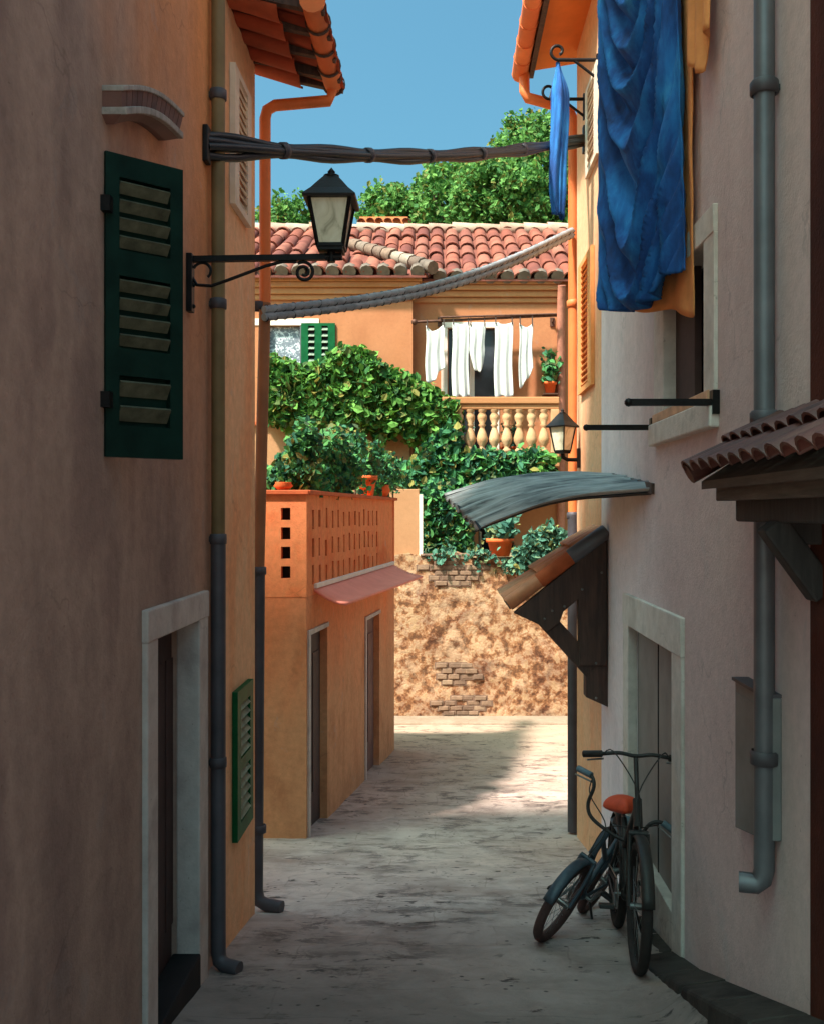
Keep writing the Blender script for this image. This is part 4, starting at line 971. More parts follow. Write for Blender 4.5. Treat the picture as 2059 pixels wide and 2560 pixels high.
# ------------------------------------------------------------------ retaining wall and terrace edge
RW = thing('retaining_wall', (.8, 18.2, ZE-4), 'rough ochre retaining wall with patches of bare brick closing the lane', 'retaining wall')
b = MB(); zt = ZE-.80
def rwall(u, v):
    X = lerp(-2.2, 4.6, u); tz_ = zt-.24*sstep((X-.95)/.35); z = lerp(.2, tz_, v); return V((X, 18.0+.05*mnoise.noise(V((X*1.1, z*1.1, 0)))+.02*mnoise.noise(V((X*5, z*5, 3))), z+(.11*mnoise.noise(V((X*2.3, 0, 0)))+.05*mnoise.noise(V((X*7, 0, 3))))*v**6))
b.grid(rwall, 90, 60); b.grid(lambda u, v: rwall(u, 1)+V((0, v*.6, 0)), 90, 2)
b.build('wall', M['rubble'], RW, recalc=False)
def bricks(x0, x1, y0, y1, rows, keep):
    bk = MB(); mo = MB(); hh = (y1-y0)/rows; cx, cyy = (x0+x1)/2, (y0+y1)/2
    for r in range(rows):
        n = max(2, int((x1-x0)/26)); off = (r % 2)*13
        for k in range(-1, n+1):
            xa = x0+off+k*26+random.uniform(-3, 3); xb = xa+24-random.uniform(0, 5); ya, yb_ = y0+r*hh+1.2, y0+(r+1)*hh-1.2
            d = ((xa+xb)/2-cx)**2/((x1-x0)/2)**2+((ya+yb_)/2-cyy)**2/((y1-y0)/2)**2
            if d > keep+random.uniform(-.25, .25): continue
            a, c_ = P(xa, yb_, 17.93), P(xb, ya, 17.93)
            xm_, zm_ = (a.x+c_.x)/2, (a.z+c_.z)/2; wy = 18.0+.05*mnoise.noise(V((xm_*1.1, zm_*1.1, 0)))-.012
            if random.random() < .12: continue
            bk.box(a.x, c_.x, wy-random.uniform(.008, .03), 18.1, a.z, c_.z); m1, m2 = P(xa-3, yb_+2, 17.95), P(xb+3, ya-2, 17.95); mo.box(m1.x, m2.x, wy+random.uniform(-.006, 0), 18.1, m1.z, m2.z)
    o = bk.build('exposed_bricks', M['old_brick'], RW, bevel=.008); mo.build('mortar', M['mortar_dark'], o)
bricks(878, 1028, 1168, 1234, 6, 1.0); bricks(918, 1014, 1396, 1444, 4, 1.0); bricks(922, 1028, 1466, 1508, 4, 1.1)
b = MB(); p0, p1 = P(884, 1172, 17.97), P(1040, 1172, 17.97); b.box(p0.x, p1.x, 17.97, 18.45, zt-.02, zt+.02); b.build('coping', M['mortar_dark'], RW, bevel=.012)
GW = thing('garden_wall', (-.6, 18.2, zt), 'short peach garden wall with a pale edge beside the ivy on the terrace', 'garden wall')
b = MB(); a0, a1 = P(800, 1030, 18.15), P(882, 1030, 18.15); b.box(-3.2, a1.x, 18.1, 18.4, zt-.15, a0.z); b.build('wall', M['pale_plaster'], GW, bevel=.01)
b = MB(); b.box(a1.x, a1.x+.07, 18.09, 18.41, zt-.15, a0.z-.1); b.build('trim', M['white_trim'], GW)

# ------------------------------------------------------------------ far house
FH = thing('far_house', (0, 21.7, ZE-.86), 'orange house across the end of the lane with a clay tile roof and balcony', 'house')
YLf, YRf = 21.0, 21.28; zb = ZE-.9; xk = P(868, 0, YLf).x
def X_(px, Y): return (px-CX)/F*Y
w = MB(); wtop = ZE+5.25
lw = (X_(566, YLf), X_(633, YLf), ZE+2.75, ZZ(686, YLf))
w.facade((-9, YLf, zb), (1, 0, 0), (0, 0, 1), (0, -1, 0), 9+xk, wtop-zb, [(lw[0]+9, lw[1]+9, lw[2]-zb, lw[3]-zb, .12)])
w.quad((xk, YLf, zb), (xk, YRf, zb), (xk, YRf, wtop), (xk, YLf, wtop))
bd = (X_(943, YRf), X_(1043, YRf), ZZ(962, YRf), ZZ(690, YRf)); kd = (X_(1006, YRf), X_(1081, YRf), zb+.02, ZE+1.05)
w.facade((xk, YRf, zb), (1, 0, 0), (0, 0, 1), (0, -1, 0), 9, wtop-zb, [(bd[0]-xk, bd[1]-xk, bd[2]-zb, bd[3]-zb, .18), (kd[0]-xk, kd[1]-xk, 0.02, kd[3]-zb, .25)])
w.quad((-9, YLf, zb), (-9, 30, zb), (-9, 30, wtop), (-9, YLf, wtop)); w.quad((xk+9, YRf, zb), (xk+9, 30, zb), (xk+9, 30, wtop), (xk+9, YRf, wtop)); w.quad((-9, 30, zb), (xk+9, 30, zb), (xk+9, 30, wtop), (-9, 30, wtop))
w.build('wall', M['house_plaster'], FH, recalc=False)
b = MB(); b.box(-9, -.71, YLf-.03, YLf-.002, ZE-.9, ZZ(893, YLf)); b.build('lower_wall', M['pale_plaster'], FH)
b = MB(); b.box(-9, X_(645, YLf), YLf-.12, YLf-.0, ZZ(896, YLf), ZZ(888, YLf)); b.build('ledge', M['terracotta'], FH, bevel=.01)
# cornices
def cornice(x0, x1, Y, z, xm=0):
    b = MB()
    for (d, z0, z1) in ((.05, -.46, -.34), (.1, -.34, -.2), (.16, -.2, -.08), (.21, -.08, .0)): b.box(x0, x1+(d if xm else 0), Y-d, Y-.001, z+z0, z+z1)
    return b.build('cornice', M['cornice'], FH, bevel=.02)
cornice(-9, xk, YLf, ZE+5.16, 1); cornice(xk, X_(1176, YRf), YRf, ZE+5.16)
# roofs
eL, eR = YLf-.3, YRf-.26; ze = ZE+5.2; ridgeY, ridgeZ = 25.6, ZZ(487, 25.6)
SR = V((0, ridgeY-eR, ridgeZ-ze))
bs = MB(); bs.prism([(-.9, eR, ze-.02), (9, eR, ze-.02), (9, ridgeY, ridgeZ-.02), (-.9, ridgeY, ridgeZ-.02)], (0, 0, -.05)); bs.prism([(-9, eL, ze-.02), (-.35, eL, ze-.02), (-2.6, ridgeY, ridgeZ-.02), (-9, ridgeY, ridgeZ-.02)], (0, 0, -.05))
bs.quad((-.9, eR, ze), (-.9, ridgeY, ridgeZ), (-4, ridgeY, ridgeZ), (-4, eR, ze))
rf = bs.build('roof', M['roof_tile'], FH)
hipA, hipB = P(915, 600, eL), P(742, 515, 23.4)
# left slope tiles clipped by the hip
SL_ = V((0, ridgeY-eL, ridgeZ-ze)); 
def clipL(u, s):
    X = -9+u; f = s/SL_.length; t = lerp(-.28, -3.9, min(1, f*1.9)); return X < t if f < .56 else X < t
tl = MB(); tile_slope(tl, (-9, eL, ze), (1, 0, 0), SL_, 8.8, SL_.length, .37, 1.0, .175, .03, clipL); tl.build('roof_tiles', M['roof_tile'], rf)
def clipR(u, s):
    return True
tl = MB(); tile_slope(tl, (-4.4, eR, ze-.03), (1, 0, 0), SR, 10.4, SR.length, .37, 1.0, .175, .03); tl.build('roof_tiles', M['roof_tile'], rf)
b = MB()
z_at = lambda Y, e, S: ze+(Y-e)/S.y*S.z
pts = [V((lerp(-.2, -2.2, t), lerp(eL-.02, eL+2.55, t), ze+.14+lerp(0, 2.55, t)/SL_.y*SL_.z)) for t in (0, 1)]
ridge_row(b, pts[0], pts[1], .15, .36); b.build('hip_tiles', M['grey_tile'], rf)
b = MB(); ridge_row(b, (-8, ridgeY, ridgeZ+.02), (6, ridgeY, ridgeZ+.02), .2, .62); b.build('ridge_tiles', M['pale_tile'], rf)
# pale tile ends along the eaves
b = MB()
for k in range(24):
    x = -4.6+k*.37
    if x < -.3: b = MB(); b.tube([(x, eL-.02, ze+.045), (x, eL+.12, ze+.125)], [.15, .165], 9); b.build('eave_tile', M['grey_tile'], rf)
for k in range(14):
    x = -.05+k*.372; b = MB(); b.tube([(x, eR-.02, ze+.01), (x, eR+.12, ze+.09)], [.15, .165], 9); b.build('eave_tile', M['grey_tile'], rf)
b = MB(); c0, c1 = P(757, 470, 27.5), P(858, 446, 27.5); b.box(c0.x, c1.x, 27.5, 28.9, c0.z-1.2, c1.z-.14); ch = b.build('roof_turret', M['terracotta_plaster'], FH)
tl = MB(); tile_slope(tl, (c0.x-.08, 27.4, c1.z-.34), (1, 0, 0), (0, 1, .3), c1.x-c0.x+.16, 1.5, .24, .34, .12, .02); tl.build('turret_tiles', M['roof_tile'], ch)
# left window and its shutter
b = MB(); b.box(lw[0], lw[1], YLf+.1, YLf+.14, lw[2], lw[3]); wo = b.build('window', M['lace'], FH)
f = MB(); f.box(lw[0]-.05, lw[0]+.01, YLf-.015, YLf+.08, lw[2], lw[3]); f.box(lw[1]-.01, lw[1]+.02, YLf-.01, YLf+.08, lw[2], lw[3]); f.build('window_frame', M['zinc'], wo)
b = MB(); b.box(-4.6, X_(672, YLf), YLf-.02, YLf+.02, lw[3]+.01, ZZ(671, YLf)); b.build('lintel', M['white_trim'], wo)
s6 = louver_leaf(FH, (X_(635, YLf), YLf-.05, ZE+2.7), (1, 0, 0), (0, -1, 0), X_(706, YLf)-X_(635, YLf), ZZ(681, YLf)-ZE-2.7, M['bright_green_paint'], M['louver_grey'], 2, [(.12, .96, 9)], ang=42, stile=.42, back=M['dark_void'])
# balcony door
b = MB(); b.box(bd[0], bd[1], YRf+.16, YRf+.2, bd[2], bd[3]); bo = b.build('balcony_door', M['glass_dark'], FH)
f = MB(); xm = X_(993, YRf)
for x0, x1 in ((bd[0]-.16, bd[0]-.02), (xm-.05, xm+.05), (bd[1]-.01, bd[1]+.07)): f.box(x0, x1, YRf-.02, YRf+.15, bd[2], bd[3])
f.box(bd[0]-.16, bd[1]+.07, YRf-.024, YRf+.15, bd[3], bd[3]+.12); f.build('door_frame', M['white_trim'], bo)
b = MB(); b.box(kd[0], kd[1], YRf+.2, YRf+.3, kd[2]-.1, kd[3]); b.build('doorway', M['dark_void'], FH)
# balcony
by0 = 20.55; bx0, bx1 = X_(930, by0), X_(1176, by0); bz = ZE+1.2; rt, rb_ = ZZ(836, by0), ZZ(862, by0)
b = MB(); b.box(bx0, bx1, by0-.08, YRf-.001, bz-.2, bz); ba = b.build('balcony', M['cornice'], FH, bevel=.015)
b = MB(); b.box(bx0, bx1, by0-.06, by0+.14, rt-.15, rt); b.box(bx0, bx1, by0-.02, by0+.10, rb_, rt-.15); b.build('handrail', M['cornice'], ba, bevel=.02)
b = MB(); b.box(bx0, bx1, by0-.03, by0+.11, bz, bz+.1); b.build('plinth', M['cornice'], ba, bevel=.01)
hb = rb_-bz-.1
for px in (941, 965, 989, 1014, 1040, 1066, 1092, 1118, 1144, 1168):
    if px == 1168:
        b = MB(); b.box(X_(1158, by0), X_(1176, by0), by0-.04, by0+.12, bz+.1, rb_); b.build('pillar', M['balustrade'], ba, bevel=.01); continue
    b = MB(); pr = [(.06, 0), (.09, .02), (.09, .08), (.05, .12), (.06, .16), (.115, .26), (.12, .34), (.085, .48), (.055, .56), (.05, .6), (.085, .64), (.055, .68), (.1, .78), (.1, .86), (.06, .93), (.09, .96), (.09, 1)]
    b.lathe([(r, z_*hb) for r, z_ in pr], (X_(px, by0), by0+.04, bz+.1), 14); b.build('baluster', M['balustrade'], ba)
# rusty downpipe on the far house
b = MB(); xq = X_(1181, 21.1); b.tube([(xq, 21.05, ZE+5.05), (xq, 21.18, ZE+4.7), (xq, 21.18, zb)], .09, 12); b.build('drainpipe', M['rust_pipe'], FH)
# clothes rod
CR = thing('clothes_rod', (1, 20.95, ZZ(674, 20.95)), 'dark iron clothes rod above the balcony door', 'clothes rod'); Yr = 20.95
b = MB(); r0, r1 = P(872, 678, Yr), P(1171, 664, Yr); b.tube([r0, r1], .03, 10); b.tube([P(925, 668, Yr-.05), P(1171, 661, Yr-.05)], .022, 8); b.ball(r0, .07, 10); b.build('rod', M['rust_iron'], CR)
b = MB()
for px in (925, 1165): p = P(px, 672, Yr); b.bar(p, (p.x, YRf, p.z), .03, .04); b.box(p.x-.05, p.x+.05, YRf-.03, YRf, p.z-.1, p.z+.1)
b.build('rod_bracket', M['rust_iron'], CR)
GAR = [(896, 935, 682, 800, 0, 'pale white garment with a notched top at the left end of the rod'),
       (951, 986, 678, 836, 1, 'long white towel hanging over the left of the balcony door'),
       (988, 1020, 680, 783, 2, 'short white garment with a rounded hem in the middle of the rod'),
       (1040, 1078, 678, 836, 1, 'long white towel hanging at the right edge of the balcony door'),
       (1092, 1120, 680, 818, 3, 'narrow white garment with a slanting hem at the right end of the rod')]
for (x0, x1, y0, y1, kind, lab) in GAR:
    def gf_(u, v):
        x = lerp(x0, x1, u); yt = y0+(9*math.sin(math.pi*u)*(1 if kind != 1 else .5)+(8*(1-abs(2*u-.6)) if kind == 0 and u < .8 else 0))
        yb_ = y1
        if kind == 0: yb_ = y1+4-26*sstep((u-.45)*4)*1
        if kind == 2: yb_ = y1-22*(abs(2*u-1)**2.5)
        if kind == 3: yb_ = y1-42*u**1.3
        yy = lerp(yt, yb_+2.5*math.sin(u*11), v); k = .025*math.sin(u*13+x0)*(.4+v)
        if kind == 2: x = lerp((x0+x1)/2, x, 1-.25*max(0, v-.7)/.3)
        return P(x+1.2*math.sin(v*7+u), yy, Yr-.02+k)
    b = MB(); b.grid(gf_, 20, 30); o = b.build('hanging_garment', M['white_cloth'], solid=.01); tag(o, lab, 'garment', 'white washing on the balcony rod')
    pg = MB()
    for u in (.06, .94): p = gf_(u, 0); rz = lerp(r0, r1, (p.x-r0.x)/(r1.x-r0.x)).z; pg.bar(p+V((0, -.02, -.04)), V((p.x, p.y-.02, rz+.03)), .025, .02)
    pg.build('clothes_peg', M['wood_dark'], o)
# plants on the balcony and on the wall
potted(V((X_(1157, 21.08), 21.08, ZZ(829, 21.08))), .14, .26, .42, .78, M['dark_leaf'], 260, .13, 'trailing green plant in an orange pot fixed to the wall beside the rusty pipe')
b = MB(); pp = V((X_(1157, 21.08), 21.08, ZZ(829, 21.08))); b.box(pp.x-.16, pp.x+.16, 20.93, 21.28, pp.z-.03, pp.z-.001); tag(b.build('pot_shelf', M['rust_iron']), 'small rusty iron shelf under the wall pot', 'shelf')
for px, ph_, lab in ((988, .5, 'potted plant behind the balusters at the left of the balcony'), (1064, .62, 'leafy pot on the balcony, left of the two close together'), (1082, .66, 'leafy pot on the balcony, right of the two close together')):
    potted(V((X_(px, 20.93), 20.93, bz)), .12, .26, .2, ph_, M['blue_green_leaf'], 150, .1, lab, 'pots on the balcony')
potted(P(1052, 1171, 18.2)+V((0, 0, 0)), .26, .34, .62, .62, M['blue_green_leaf'], 420, .16, 'blue green plant in an orange pot on the retaining wall before the dark doorway')
# bush at the right end of the wall
rb = thing('wall_shrub', P(1140, 1200, 17.9), 'blue green shrub spilling over the right end of the retaining wall', 'shrub')
f = MB(); leaf_cloud(f, poly_clumps([(1088, 1195), (1092, 1165), (1112, 1150), (1120, 1128), (1150, 1112), (1175, 1120), (1192, 1145), (1196, 1175), (1150, 1195), (1105, 1206)], lambda x, y: 17.95, 110, .17, 24), .13, .6); f.build('foliage', M['blue_green_leaf'], rb, recalc=False)
st = MB()
for k in range(7): st.tube([P(1140, 1205, 18.1), P(1140+random.uniform(-30, 35), 1160+random.uniform(-20, 20), 17.9)], .02, 6)
st.build('stems', M['bark'], rb)
# climbing vine
vn = thing('climbing_vine', P(700, 1000, 20.7), 'bright green climbing vine draped along the facade below the green shutter', 'vine')
f = MB()
up_ = [(560, 880), (558, 770), (575, 758), (600, 770), (640, 778), (690, 775), (705, 740), (735, 733), (765, 745), (790, 765), (820, 785), (860, 805), (905, 822), (955, 850), (960, 900), (945, 930), (915, 920), (890, 905), (850, 900), (800, 895), (745, 898), (720, 892), (640, 892), (600, 888)]
pts = poly_clumps(up_, lambda x, y: 20.85, 520, .24, 30)
for (x, y, n) in ((815, 915, 8), (800, 930, 4), (866, 915, 8), (872, 935, 4), (918, 945, 10), (905, 930, 6), (760, 905, 8), (840, 900, 8)):
    pts += poly_clumps([(x-14, y-18), (x+14, y-18), (x+12, y+14), (x-10, y+18)], lambda a, b_: 20.85, n, .16, 10)
leaf_cloud(f, pts, .17, .6); f.build('foliage', M['vine_leaf'], vn, recalc=False)
f = MB(); leaf_cloud(f, poly_clumps([(690, 880), (745, 880), (750, 940), (770, 1000), (680, 1010), (690, 930)], lambda x, y: 20.85, 90, .2, 22), .16, .6); f.build('lower_foliage', M['dark_leaf'], vn, recalc=False)
st = MB()
for k in range(6): st.tube([P(705+k*6, 1120, 20.9), P(712+k*5+random.uniform(-8, 8), 1000, 20.8), P(715+random.uniform(-12, 12), 900, 20.75), P(715+random.uniform(-90, 120), 840+random.uniform(-30, 30), 20.8)], .035, 7)
st.tube([P(590, 840, 20.8), P(720, 860, 20.8), P(850, 860, 20.8), P(940, 890, 20.8)], .03, 7)
st.build('stem', M['bark'], vn)
iv = thing('ivy_hedge', P(960, 1160, 19.5), 'dark green ivy hanging over the terrace below the balcony', 'ivy')
f = MB()
pts = poly_clumps([(852, 1030), (850, 985), (880, 960), (905, 940), (935, 900), (958, 905), (965, 950), (1010, 965), (1060, 955), (1110, 955), (1150, 965), (1156, 1000), (1150, 1020), (1050, 1030), (1005, 1060), (940, 1060), (900, 1070), (880, 1035)], lambda x, y: 20.6, 380, .22, 24)
leaf_cloud(f, pts, .165, .6); f.build('foliage', M['dark_leaf'], iv, recalc=False)
f = MB(); pts = poly_clumps([(892, 1160), (892, 1060), (905, 1025), (950, 1040), (975, 1090), (988, 1120), (984, 1160)], lambda x, y: 19.6, 280, .2, 22); leaf_cloud(f, pts, .14, .6); f.build('hanging_foliage', M['dark_leaf'], iv, recalc=False)
f = MB(); leaf_cloud(f, poly_clumps([(1128, 985), (1140, 962), (1158, 970), (1160, 1010), (1135, 1020)], lambda x, y: 20.4, 26, .2, 12), .2); f.build('tip_foliage', M['vine_leaf'], iv, recalc=False)
f = MB(); pts = []
for k in range(34):
    x = random.uniform(886, 1085); c_ = P(x, 1168+random.uniform(-6, 10)+(20*sstep((x-1030)/30)), 17.96); pts += [c_+V((random.gauss(0, .09), random.gauss(-.02, .05), random.gauss(0, .07))) for q__ in range(9)]
leaf_cloud(f, pts, .09, .6); f.build('creeping_foliage', M['blue_green_leaf'], iv, recalc=False)
st = MB()
for k in range(9): x = 890+k*15; st.tube([P(x, 1166, 19.6), P(x+random.uniform(-10, 10), 1090, 19.7), P(x+random.uniform(-20, 50), 1010, 20.5)], .03, 6)
st.build('stem', M['bark'], iv)

# ------------------------------------------------------------------ trees
def tree(cx, cy_, rx, ryy, Y, n, label):
    c = P(cx, cy_, Y); RX, RZ = rx/F*Y, ryy/F*Y; zb_ = ZE-.9
    t = thing('broadleaf_tree', (c.x, Y, zb_), label, 'tree', 'trees behind the far house')
    tr = MB(); tr.tube([(c.x, Y, zb_), (c.x+.1, Y, zb_+(c.z-zb_)*.4), (c.x-.1, Y, c.z-.2*RZ), (c.x, Y, c.z+.5*RZ)], [.3, .22, .15, .05], 9)
    for k in range(8):
        a = random.uniform(0, 6.28); e = c+V((math.cos(a)*RX*.7, math.sin(a)*RX*.7, random.uniform(-.2, .6)*RZ)); s = V((c.x, Y, c.z-RZ*random.uniform(.3, .8)))
        tr.tube([s, lerp(s, e, .5)+V((0, 0, -.1)), e], [.09, .06, .02], 6)
    tr.build('trunk', M['bark'], t)
    pts = []; f = MB()
    for k in range(int(n*.72)):
        d = V((random.gauss(0, 1), random.gauss(0, 1), random.gauss(0, 1))).normalized()*random.uniform(.35, 1)**.6
        lump = 1+.26*mnoise.noise(d*2.3+V((cx*.01, 0, 0)))
        q_ = c+V((d.x*RX, d.y*RX, d.z*RZ))*lump; rr = random.uniform(.22, .55)
        for j in range(36):
            e = V((random.gauss(0, 1), random.gauss(0, 1), random.gauss(0, 1))).normalized()*rr*random.uniform(.4, 1); pts.append(q_+e)
    leaf_cloud(f, pts, .18, .6); f.build('crown', M['tree_leaf'], t, recalc=False)
tree(602, 495, 62, 76, 36, 170, 'small round tree top at far left behind the lamp')
tree(828, 460, 78, 82, 37, 210, 'low round tree directly right of the lamp behind the roof turret')
tree(965, 445, 98, 112, 36, 330, 'middle tree between the low one and the tallest one')
tree(1132, 362, 106, 118, 35, 480, 'tallest leafy tree behind the roof at right beside the blue cloth')
tree(1050, 430, 100, 96, 33, 330, 'broad leafy tree in front of the tallest one')
tree(1215, 400, 90, 120, 34, 260, 'dense tree at far right half hidden by the peach house')

# ------------------------------------------------------------------ bicycles (built in their own space: front = -Y)
def bicycle(label, R, wb, frame_mat, tyre_mat, seat_mat, seat_h, bar_h, barfn, steer, loc, yaw, lean, tr=.022, pedal_mat='black_paint'):
    root = thing('bicycle', (0, 0, 0), label, 'bicycle', 'bicycles leaning by the door')
    fy, ry_ = -wb*.5, wb*.5; Hs = V((0, fy+.12*wb/1.0, R*2+.12)); 
    head_b = V((0, fy+.10, R*2+.06)); head_t = V((0, fy+.17, R*2+.06+.15)); ax = (head_t-head_b).normalized()
    RS = Matrix.Rotation(steer, 4, ax)
    st_ = lambda p: head_b+RS @ (V(p)-head_b)
    bb = V((0, wb*.05, R*.85)); seat_b = V((0, wb*.27, seat_h-.08)); rear = V((0, ry_, R)); front = V((0, fy, R))
    m = MB(); tr_ = tr
    m.tube([head_b, head_t], tr_*1.25, 10); m.tube([lerp(head_b, head_t, .3), lerp(head_b, bb, .5)+V((0, 0, -.02)), bb], tr_, 10)
    m.tube([lerp(head_b, head_t, .75), lerp(bb, seat_b, .62)], tr_*.9, 10); m.tube([bb, seat_b], tr_*.9, 10)
    for s in (-1, 1):
        m.tube([bb+V((s*.03, 0, 0)), rear+V((s*.055, 0, 0))], tr_*.55, 8); m.tube([lerp(bb, seat_b, .75)+V((s*.02, 0, 0)), rear+V((s*.055, 0, 0))], tr_*.5, 8)
    m.ball(bb, .04, 10); m.build('frame', M[frame_mat], root)
    f = MB()
    crown = head_b+V((0, -.02, -.03))
    for s in (-1, 1): f.tube([st_(crown+V((s*.05, 0, 0))), st_(lerp(crown, front, .55)+V((s*.055, .02, 0))), st_(front+V((s*.055, 0, 0)))], tr_*.6, 8)
    f.tube([st_(crown+V((-.055, 0, 0))), st_(crown+V((.055, 0, 0)))], tr_*.8, 8); f.build('fork', M[frame_mat], root)
    for (c, fn, nm) in ((front, st_, 'front'), (rear, lambda p: V(p), 'rear')):
        n = 40; ring = lambda r: [fn(c+V((0, math.cos(a)*r, math.sin(a)*r))) for a in (2*math.pi*i/n for i in range(n))]
        w_ = MB(); w_.tube(ring(R-.038), .013, 8, True); w_.tube([fn(c+V((-.05, 0, 0))), fn(c+V((.05, 0, 0)))], .02, 10); wo_ = w_.build('wheel', M['steel'], root)
        t_ = MB(); t_.tube(ring(R-.026), .03, 10, True); t_.build('tyre', M[tyre_mat], wo_)
        s_ = MB()
        for k in range(20):
            a = 2*math.pi*k/20; sx = .03*(1 if k % 2 else -1); s_.tube([fn(c+V((sx, 0, 0))), fn(c+V((0, math.cos(a)*(R-.04), math.sin(a)*(R-.04))))], .0018, 4)
        s_.build('spokes', M['steel'], wo_)
        g_ = MB(); arc = [a for a in (math.radians(lerp(20, 175, i/20)) for i in range(21))] if nm == 'rear' else [math.radians(lerp(10, 165, i/20)) for i in range(21)]
        vs = []
        for a in arc:
            if nm == 'rear': a = math.pi-a if False else a
            for k in range(7):
                b_ = math.pi*k/6; rr = R+.018+.016*math.sin(b_); vs.append(fn(c+V((math.cos(b_)*.034, -math.cos(a)*rr if nm == 'front' else math.cos(a-.3)*rr, math.sin(a)*rr if nm == 'front' else math.sin(a-.3)*rr))))
        g_.add(vs, [(i*7+k, i*7+k+1, i*7+8+k, i*7+7+k) for i in range(20) for k in range(6)], True); g_.build('mudguard', M[frame_mat], root, solid=.003)
    hb = MB(); sp = head_t+ax*(bar_h-head_t.z)/ax.z
    hb.tube([st_(head_t-ax*.02), st_(sp)], .014, 10); L = barfn(sp)
    hb.tube([st_(p) for p in smooth(L)], .012, 10); ho_ = hb.build('handlebar', M['black_paint'], root)
    for (a, b_) in ((0, 1), (-1, -2)):
        g_ = MB(); p, q_ = V(L[a]), V(L[b_]); d_ = (q_-p).normalized(); g_.tube([st_(p-d_*.02), st_(p+d_*.10)], .021, 10); g_.build('grip', M['grip_grey'] if seat_mat != 'red_seat' else M['black_paint'], ho_)
    for a in (0, -1): lv = MB(); p = V(L[a]); lv.tube([st_(p*1.0+V((-p.x*.35, -.02, -.02))), st_(p+V((0, -.06, -.03)))], .006, 6); lv.build('brake_lever', M['steel'], ho_)
    sm_ = MB()
    def sad(u, v):
        a = u*2*math.pi; y = -math.cos(v*math.pi); wv = .135*(.25+.75*sstep((y+1)/1.5)); pr = math.sin(v*math.pi)**.45
        return V((math.cos(a)*wv*pr, seat_b.y+.03+y*.135, seat_h-.02+math.sin(a)*(.075 if math.sin(a) > 0 else .035)*pr*(.7+.3*(y+1)/2)*1.2))
    sm_.grid(sad, 24, 16); so = sm_.build('saddle', M[seat_mat], root)
    sp_ = MB(); sp_.tube([lerp(bb, seat_b, .9), V((0, seat_b.y+.02, seat_h-.05))], .013, 8); sp_.build('seat_post', M['steel'], so)
    cr = MB(); cr.tube([bb+V((-.07, 0, 0)), bb+V((.07, 0, 0))], .012, 8); cr.lathe([(.03, -.003), (.085, -.003), (.09, 0), (.085, .003), (.03, .003)], bb+V((-.06, 0, 0)), 20, (1, 0, 0))
    a = math.radians(18); arm = V((0, math.cos(a)*.15, math.sin(a)*.15))
    cr.tube([bb+V((.075, 0, 0)), bb+V((.085, 0, 0))+arm], .011, 8); cr.tube([bb+V((-.075, 0, 0)), bb+V((-.085, 0, 0))-arm], .011, 8); co_ = cr.build('crank', M['steel'], root)
    for s in (1, -1): pd = MB(); e = bb+V((s*.135, 0, 0))+arm*s; pd.box(e.x-.045, e.x+.045, e.y-.035, e.y+.035, e.z-.012, e.z+.012); pd.build('pedal', M[pedal_mat], co_, bevel=.004)
    ch = MB(); off = V((-.06, 0, 0))
    for s in (-1, 1): ch.tube([bb+off+V((0, 0, s*.088)), rear+off+V((0, 0, s*.04))], .005, 5)
    ch.build('chain', M['steel'], co_)
    for a in (0, -1): cbm = MB(); p = V(L[a]); cbm.tube([st_(q__) for q__ in smooth([p+V((-p.x*.3, -.03, -.01)), p*.5+sp*.5+V((0, -.12, .03)), head_t+V((0, -.06, .04)), crown+V((0, -.03, .02))])], .004, 5); cbm.build('brake_cable', M['black_paint'], ho_)
    ks = MB(); ks.tube([bb+V((.04, .1, -.02)), bb+V((.13, .22, .03-bb.z))], .009, 8); ks.build('kickstand', M['black_paint'], root)
    root.location = loc; root.rotation_euler = (0, 0, 0)
    root.rotation_mode = 'XYZ'
    slope = math.atan(-.18)
    root.matrix_world = Matrix.Translation(V(loc)) @ Matrix.Rotation(yaw, 4, 'Z') @ Matrix.Rotation(slope, 4, 'X') @ Matrix.Rotation(lean, 4, 'Y')
    return root
def smooth(pts, k=5):
    pts = [V(p) for p in pts]; out = []
    for i in range(len(pts)-1):
        p0, p1, p2, p3 = pts[max(i-1, 0)], pts[i], pts[i+1], pts[min(i+2, len(pts)-1)]
        for j in range(k):
            t = j/k; out.append(.5*((2*p1)+(p2-p0)*t+(2*p0-5*p1+4*p2-p3)*t*t+(3*p1-p0-3*p2+p3)*t**3))
    return out+[pts[-1]]
flat = lambda sp: [sp+V((-.29, .05, -.01)), sp+V((-.2, .0, .0)), sp+V((-.1, -.01, .012)), sp+V((0, -.01, .0)), sp+V((.1, -.01, .012)), sp+V((.2, .0, .0)), sp+V((.29, .05, -.01))]
def cow(sp):
    h = []
    for x, y, z in ((-.36, .06, .20), (-.27, .03, .215), (-.21, .0, .17), (-.19, -.01, .06), (-.13, -.02, .0), (0, -.02, -.015), (.13, -.02, .0), (.19, -.01, .06), (.21, .0, .17), (.27, .03, .215), (.36, .06, .20)): h.append(sp+V((x, y, z)))
    return h
YA = 5.76; bicycle('black bicycle facing the viewer with a red saddle, leaning by the white framed door', .35, 1.04, 'black_paint', 'tyre', 'red_seat', .80, 1.15, flat, 0, (1.115, YA, gz(1.115, YA)), math.radians(-4), math.radians(2.6))
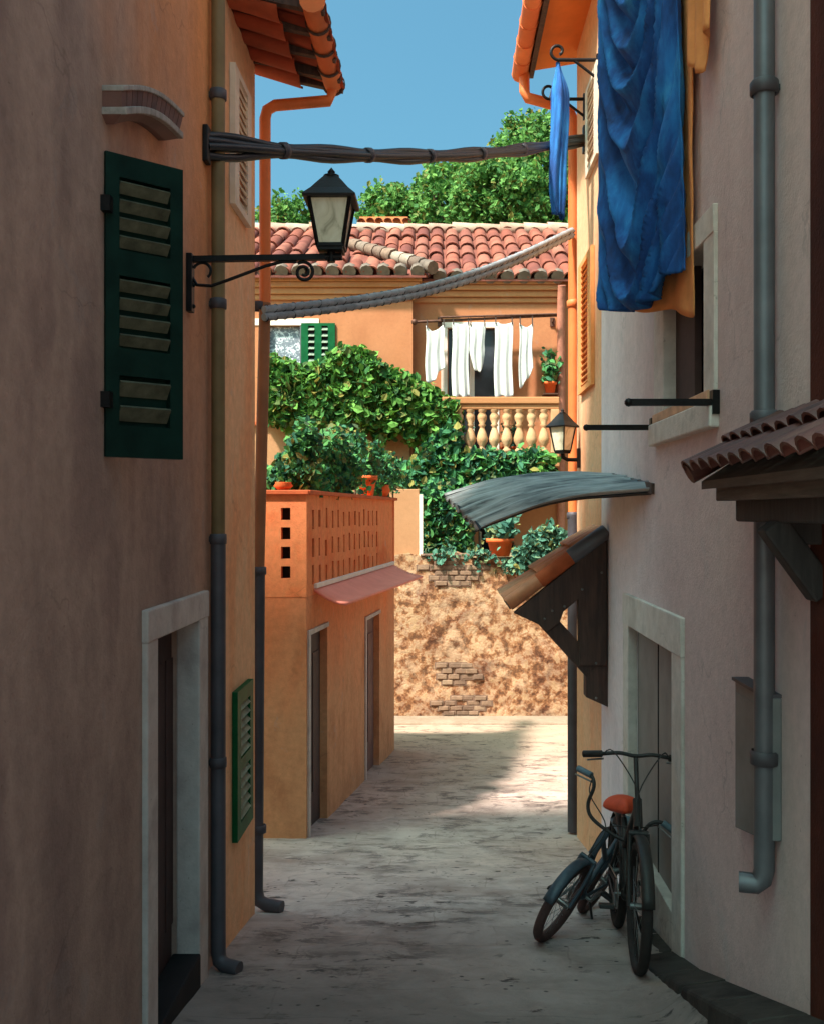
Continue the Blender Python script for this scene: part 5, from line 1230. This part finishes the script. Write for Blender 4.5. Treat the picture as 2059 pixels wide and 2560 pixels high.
bicycle('small blue bicycle with swept handlebars leaning over behind the black one', .27, .88, 'blue_paint', 'tyre_brown', 'grip_grey', .72, .78, cow, math.radians(-4), (.80, 6.32, gz(.80, 6.32)), math.radians(-26), math.radians(27), .02)

# ------------------------------------------------------------------ light, sky, camera
EL, AZX, AZY = math.radians(56), -.735, -.678
sd = V((AZX*math.cos(EL), AZY*math.cos(EL), math.sin(EL)))     # towards the sun
sun = bpy.data.lights.new('sun', 'SUN'); sun.energy = 2.65; sun.angle = math.radians(4); sun.color = (1, .95, .87)
so = bpy.data.objects.new('sun', sun); COL.objects.link(so); so.rotation_euler = sd.to_track_quat('Z', 'Y').to_euler(); so.location = (-10, -10, 25)
wd = bpy.data.worlds.new('World'); scene.world = wd; wd.use_nodes = True
N, L = wd.node_tree.nodes, wd.node_tree.links; bg = N['Background']
sk = N.new('ShaderNodeTexSky'); sk.sky_type = 'NISHITA'; sk.sun_disc = False; sk.sun_elevation = EL
sk.sun_rotation = math.atan2(sd.x, sd.y); sk.air_density = 1.0; sk.dust_density = 8; sk.ozone_density = 2; sk.altitude = 100
tn = N.new('ShaderNodeMix'); tn.data_type = 'RGBA'; tn.blend_type = 'MULTIPLY'; tn.inputs[0].default_value = 1; tn.inputs[7].default_value = (.345, .665, .645, 1)
L.new(sk.outputs[0], tn.inputs[6]); L.new(tn.outputs[2], bg.inputs[0]); bg.inputs[1].default_value = .10
cam = bpy.data.cameras.new('camera'); co = bpy.data.objects.new('camera', cam); COL.objects.link(co); scene.camera = co
co.location = (0, 0, ZE); co.rotation_euler = (math.pi/2, 0, 0)
cam.sensor_width = 36; cam.sensor_fit = 'AUTO'; cam.lens = 36*F/2156; cam.shift_x = -(CX-867)/2156; cam.shift_y = -(1078-CY)/2156
cam.clip_end = 2000; cam.clip_start = .05
vs = scene.view_settings; vs.view_transform = 'Standard'; vs.look = 'None'; vs.gamma = 1; vs.exposure = 2.02; vs.use_curve_mapping = False
scene.cycles.max_bounces = 8; scene.cycles.diffuse_bounces = 5
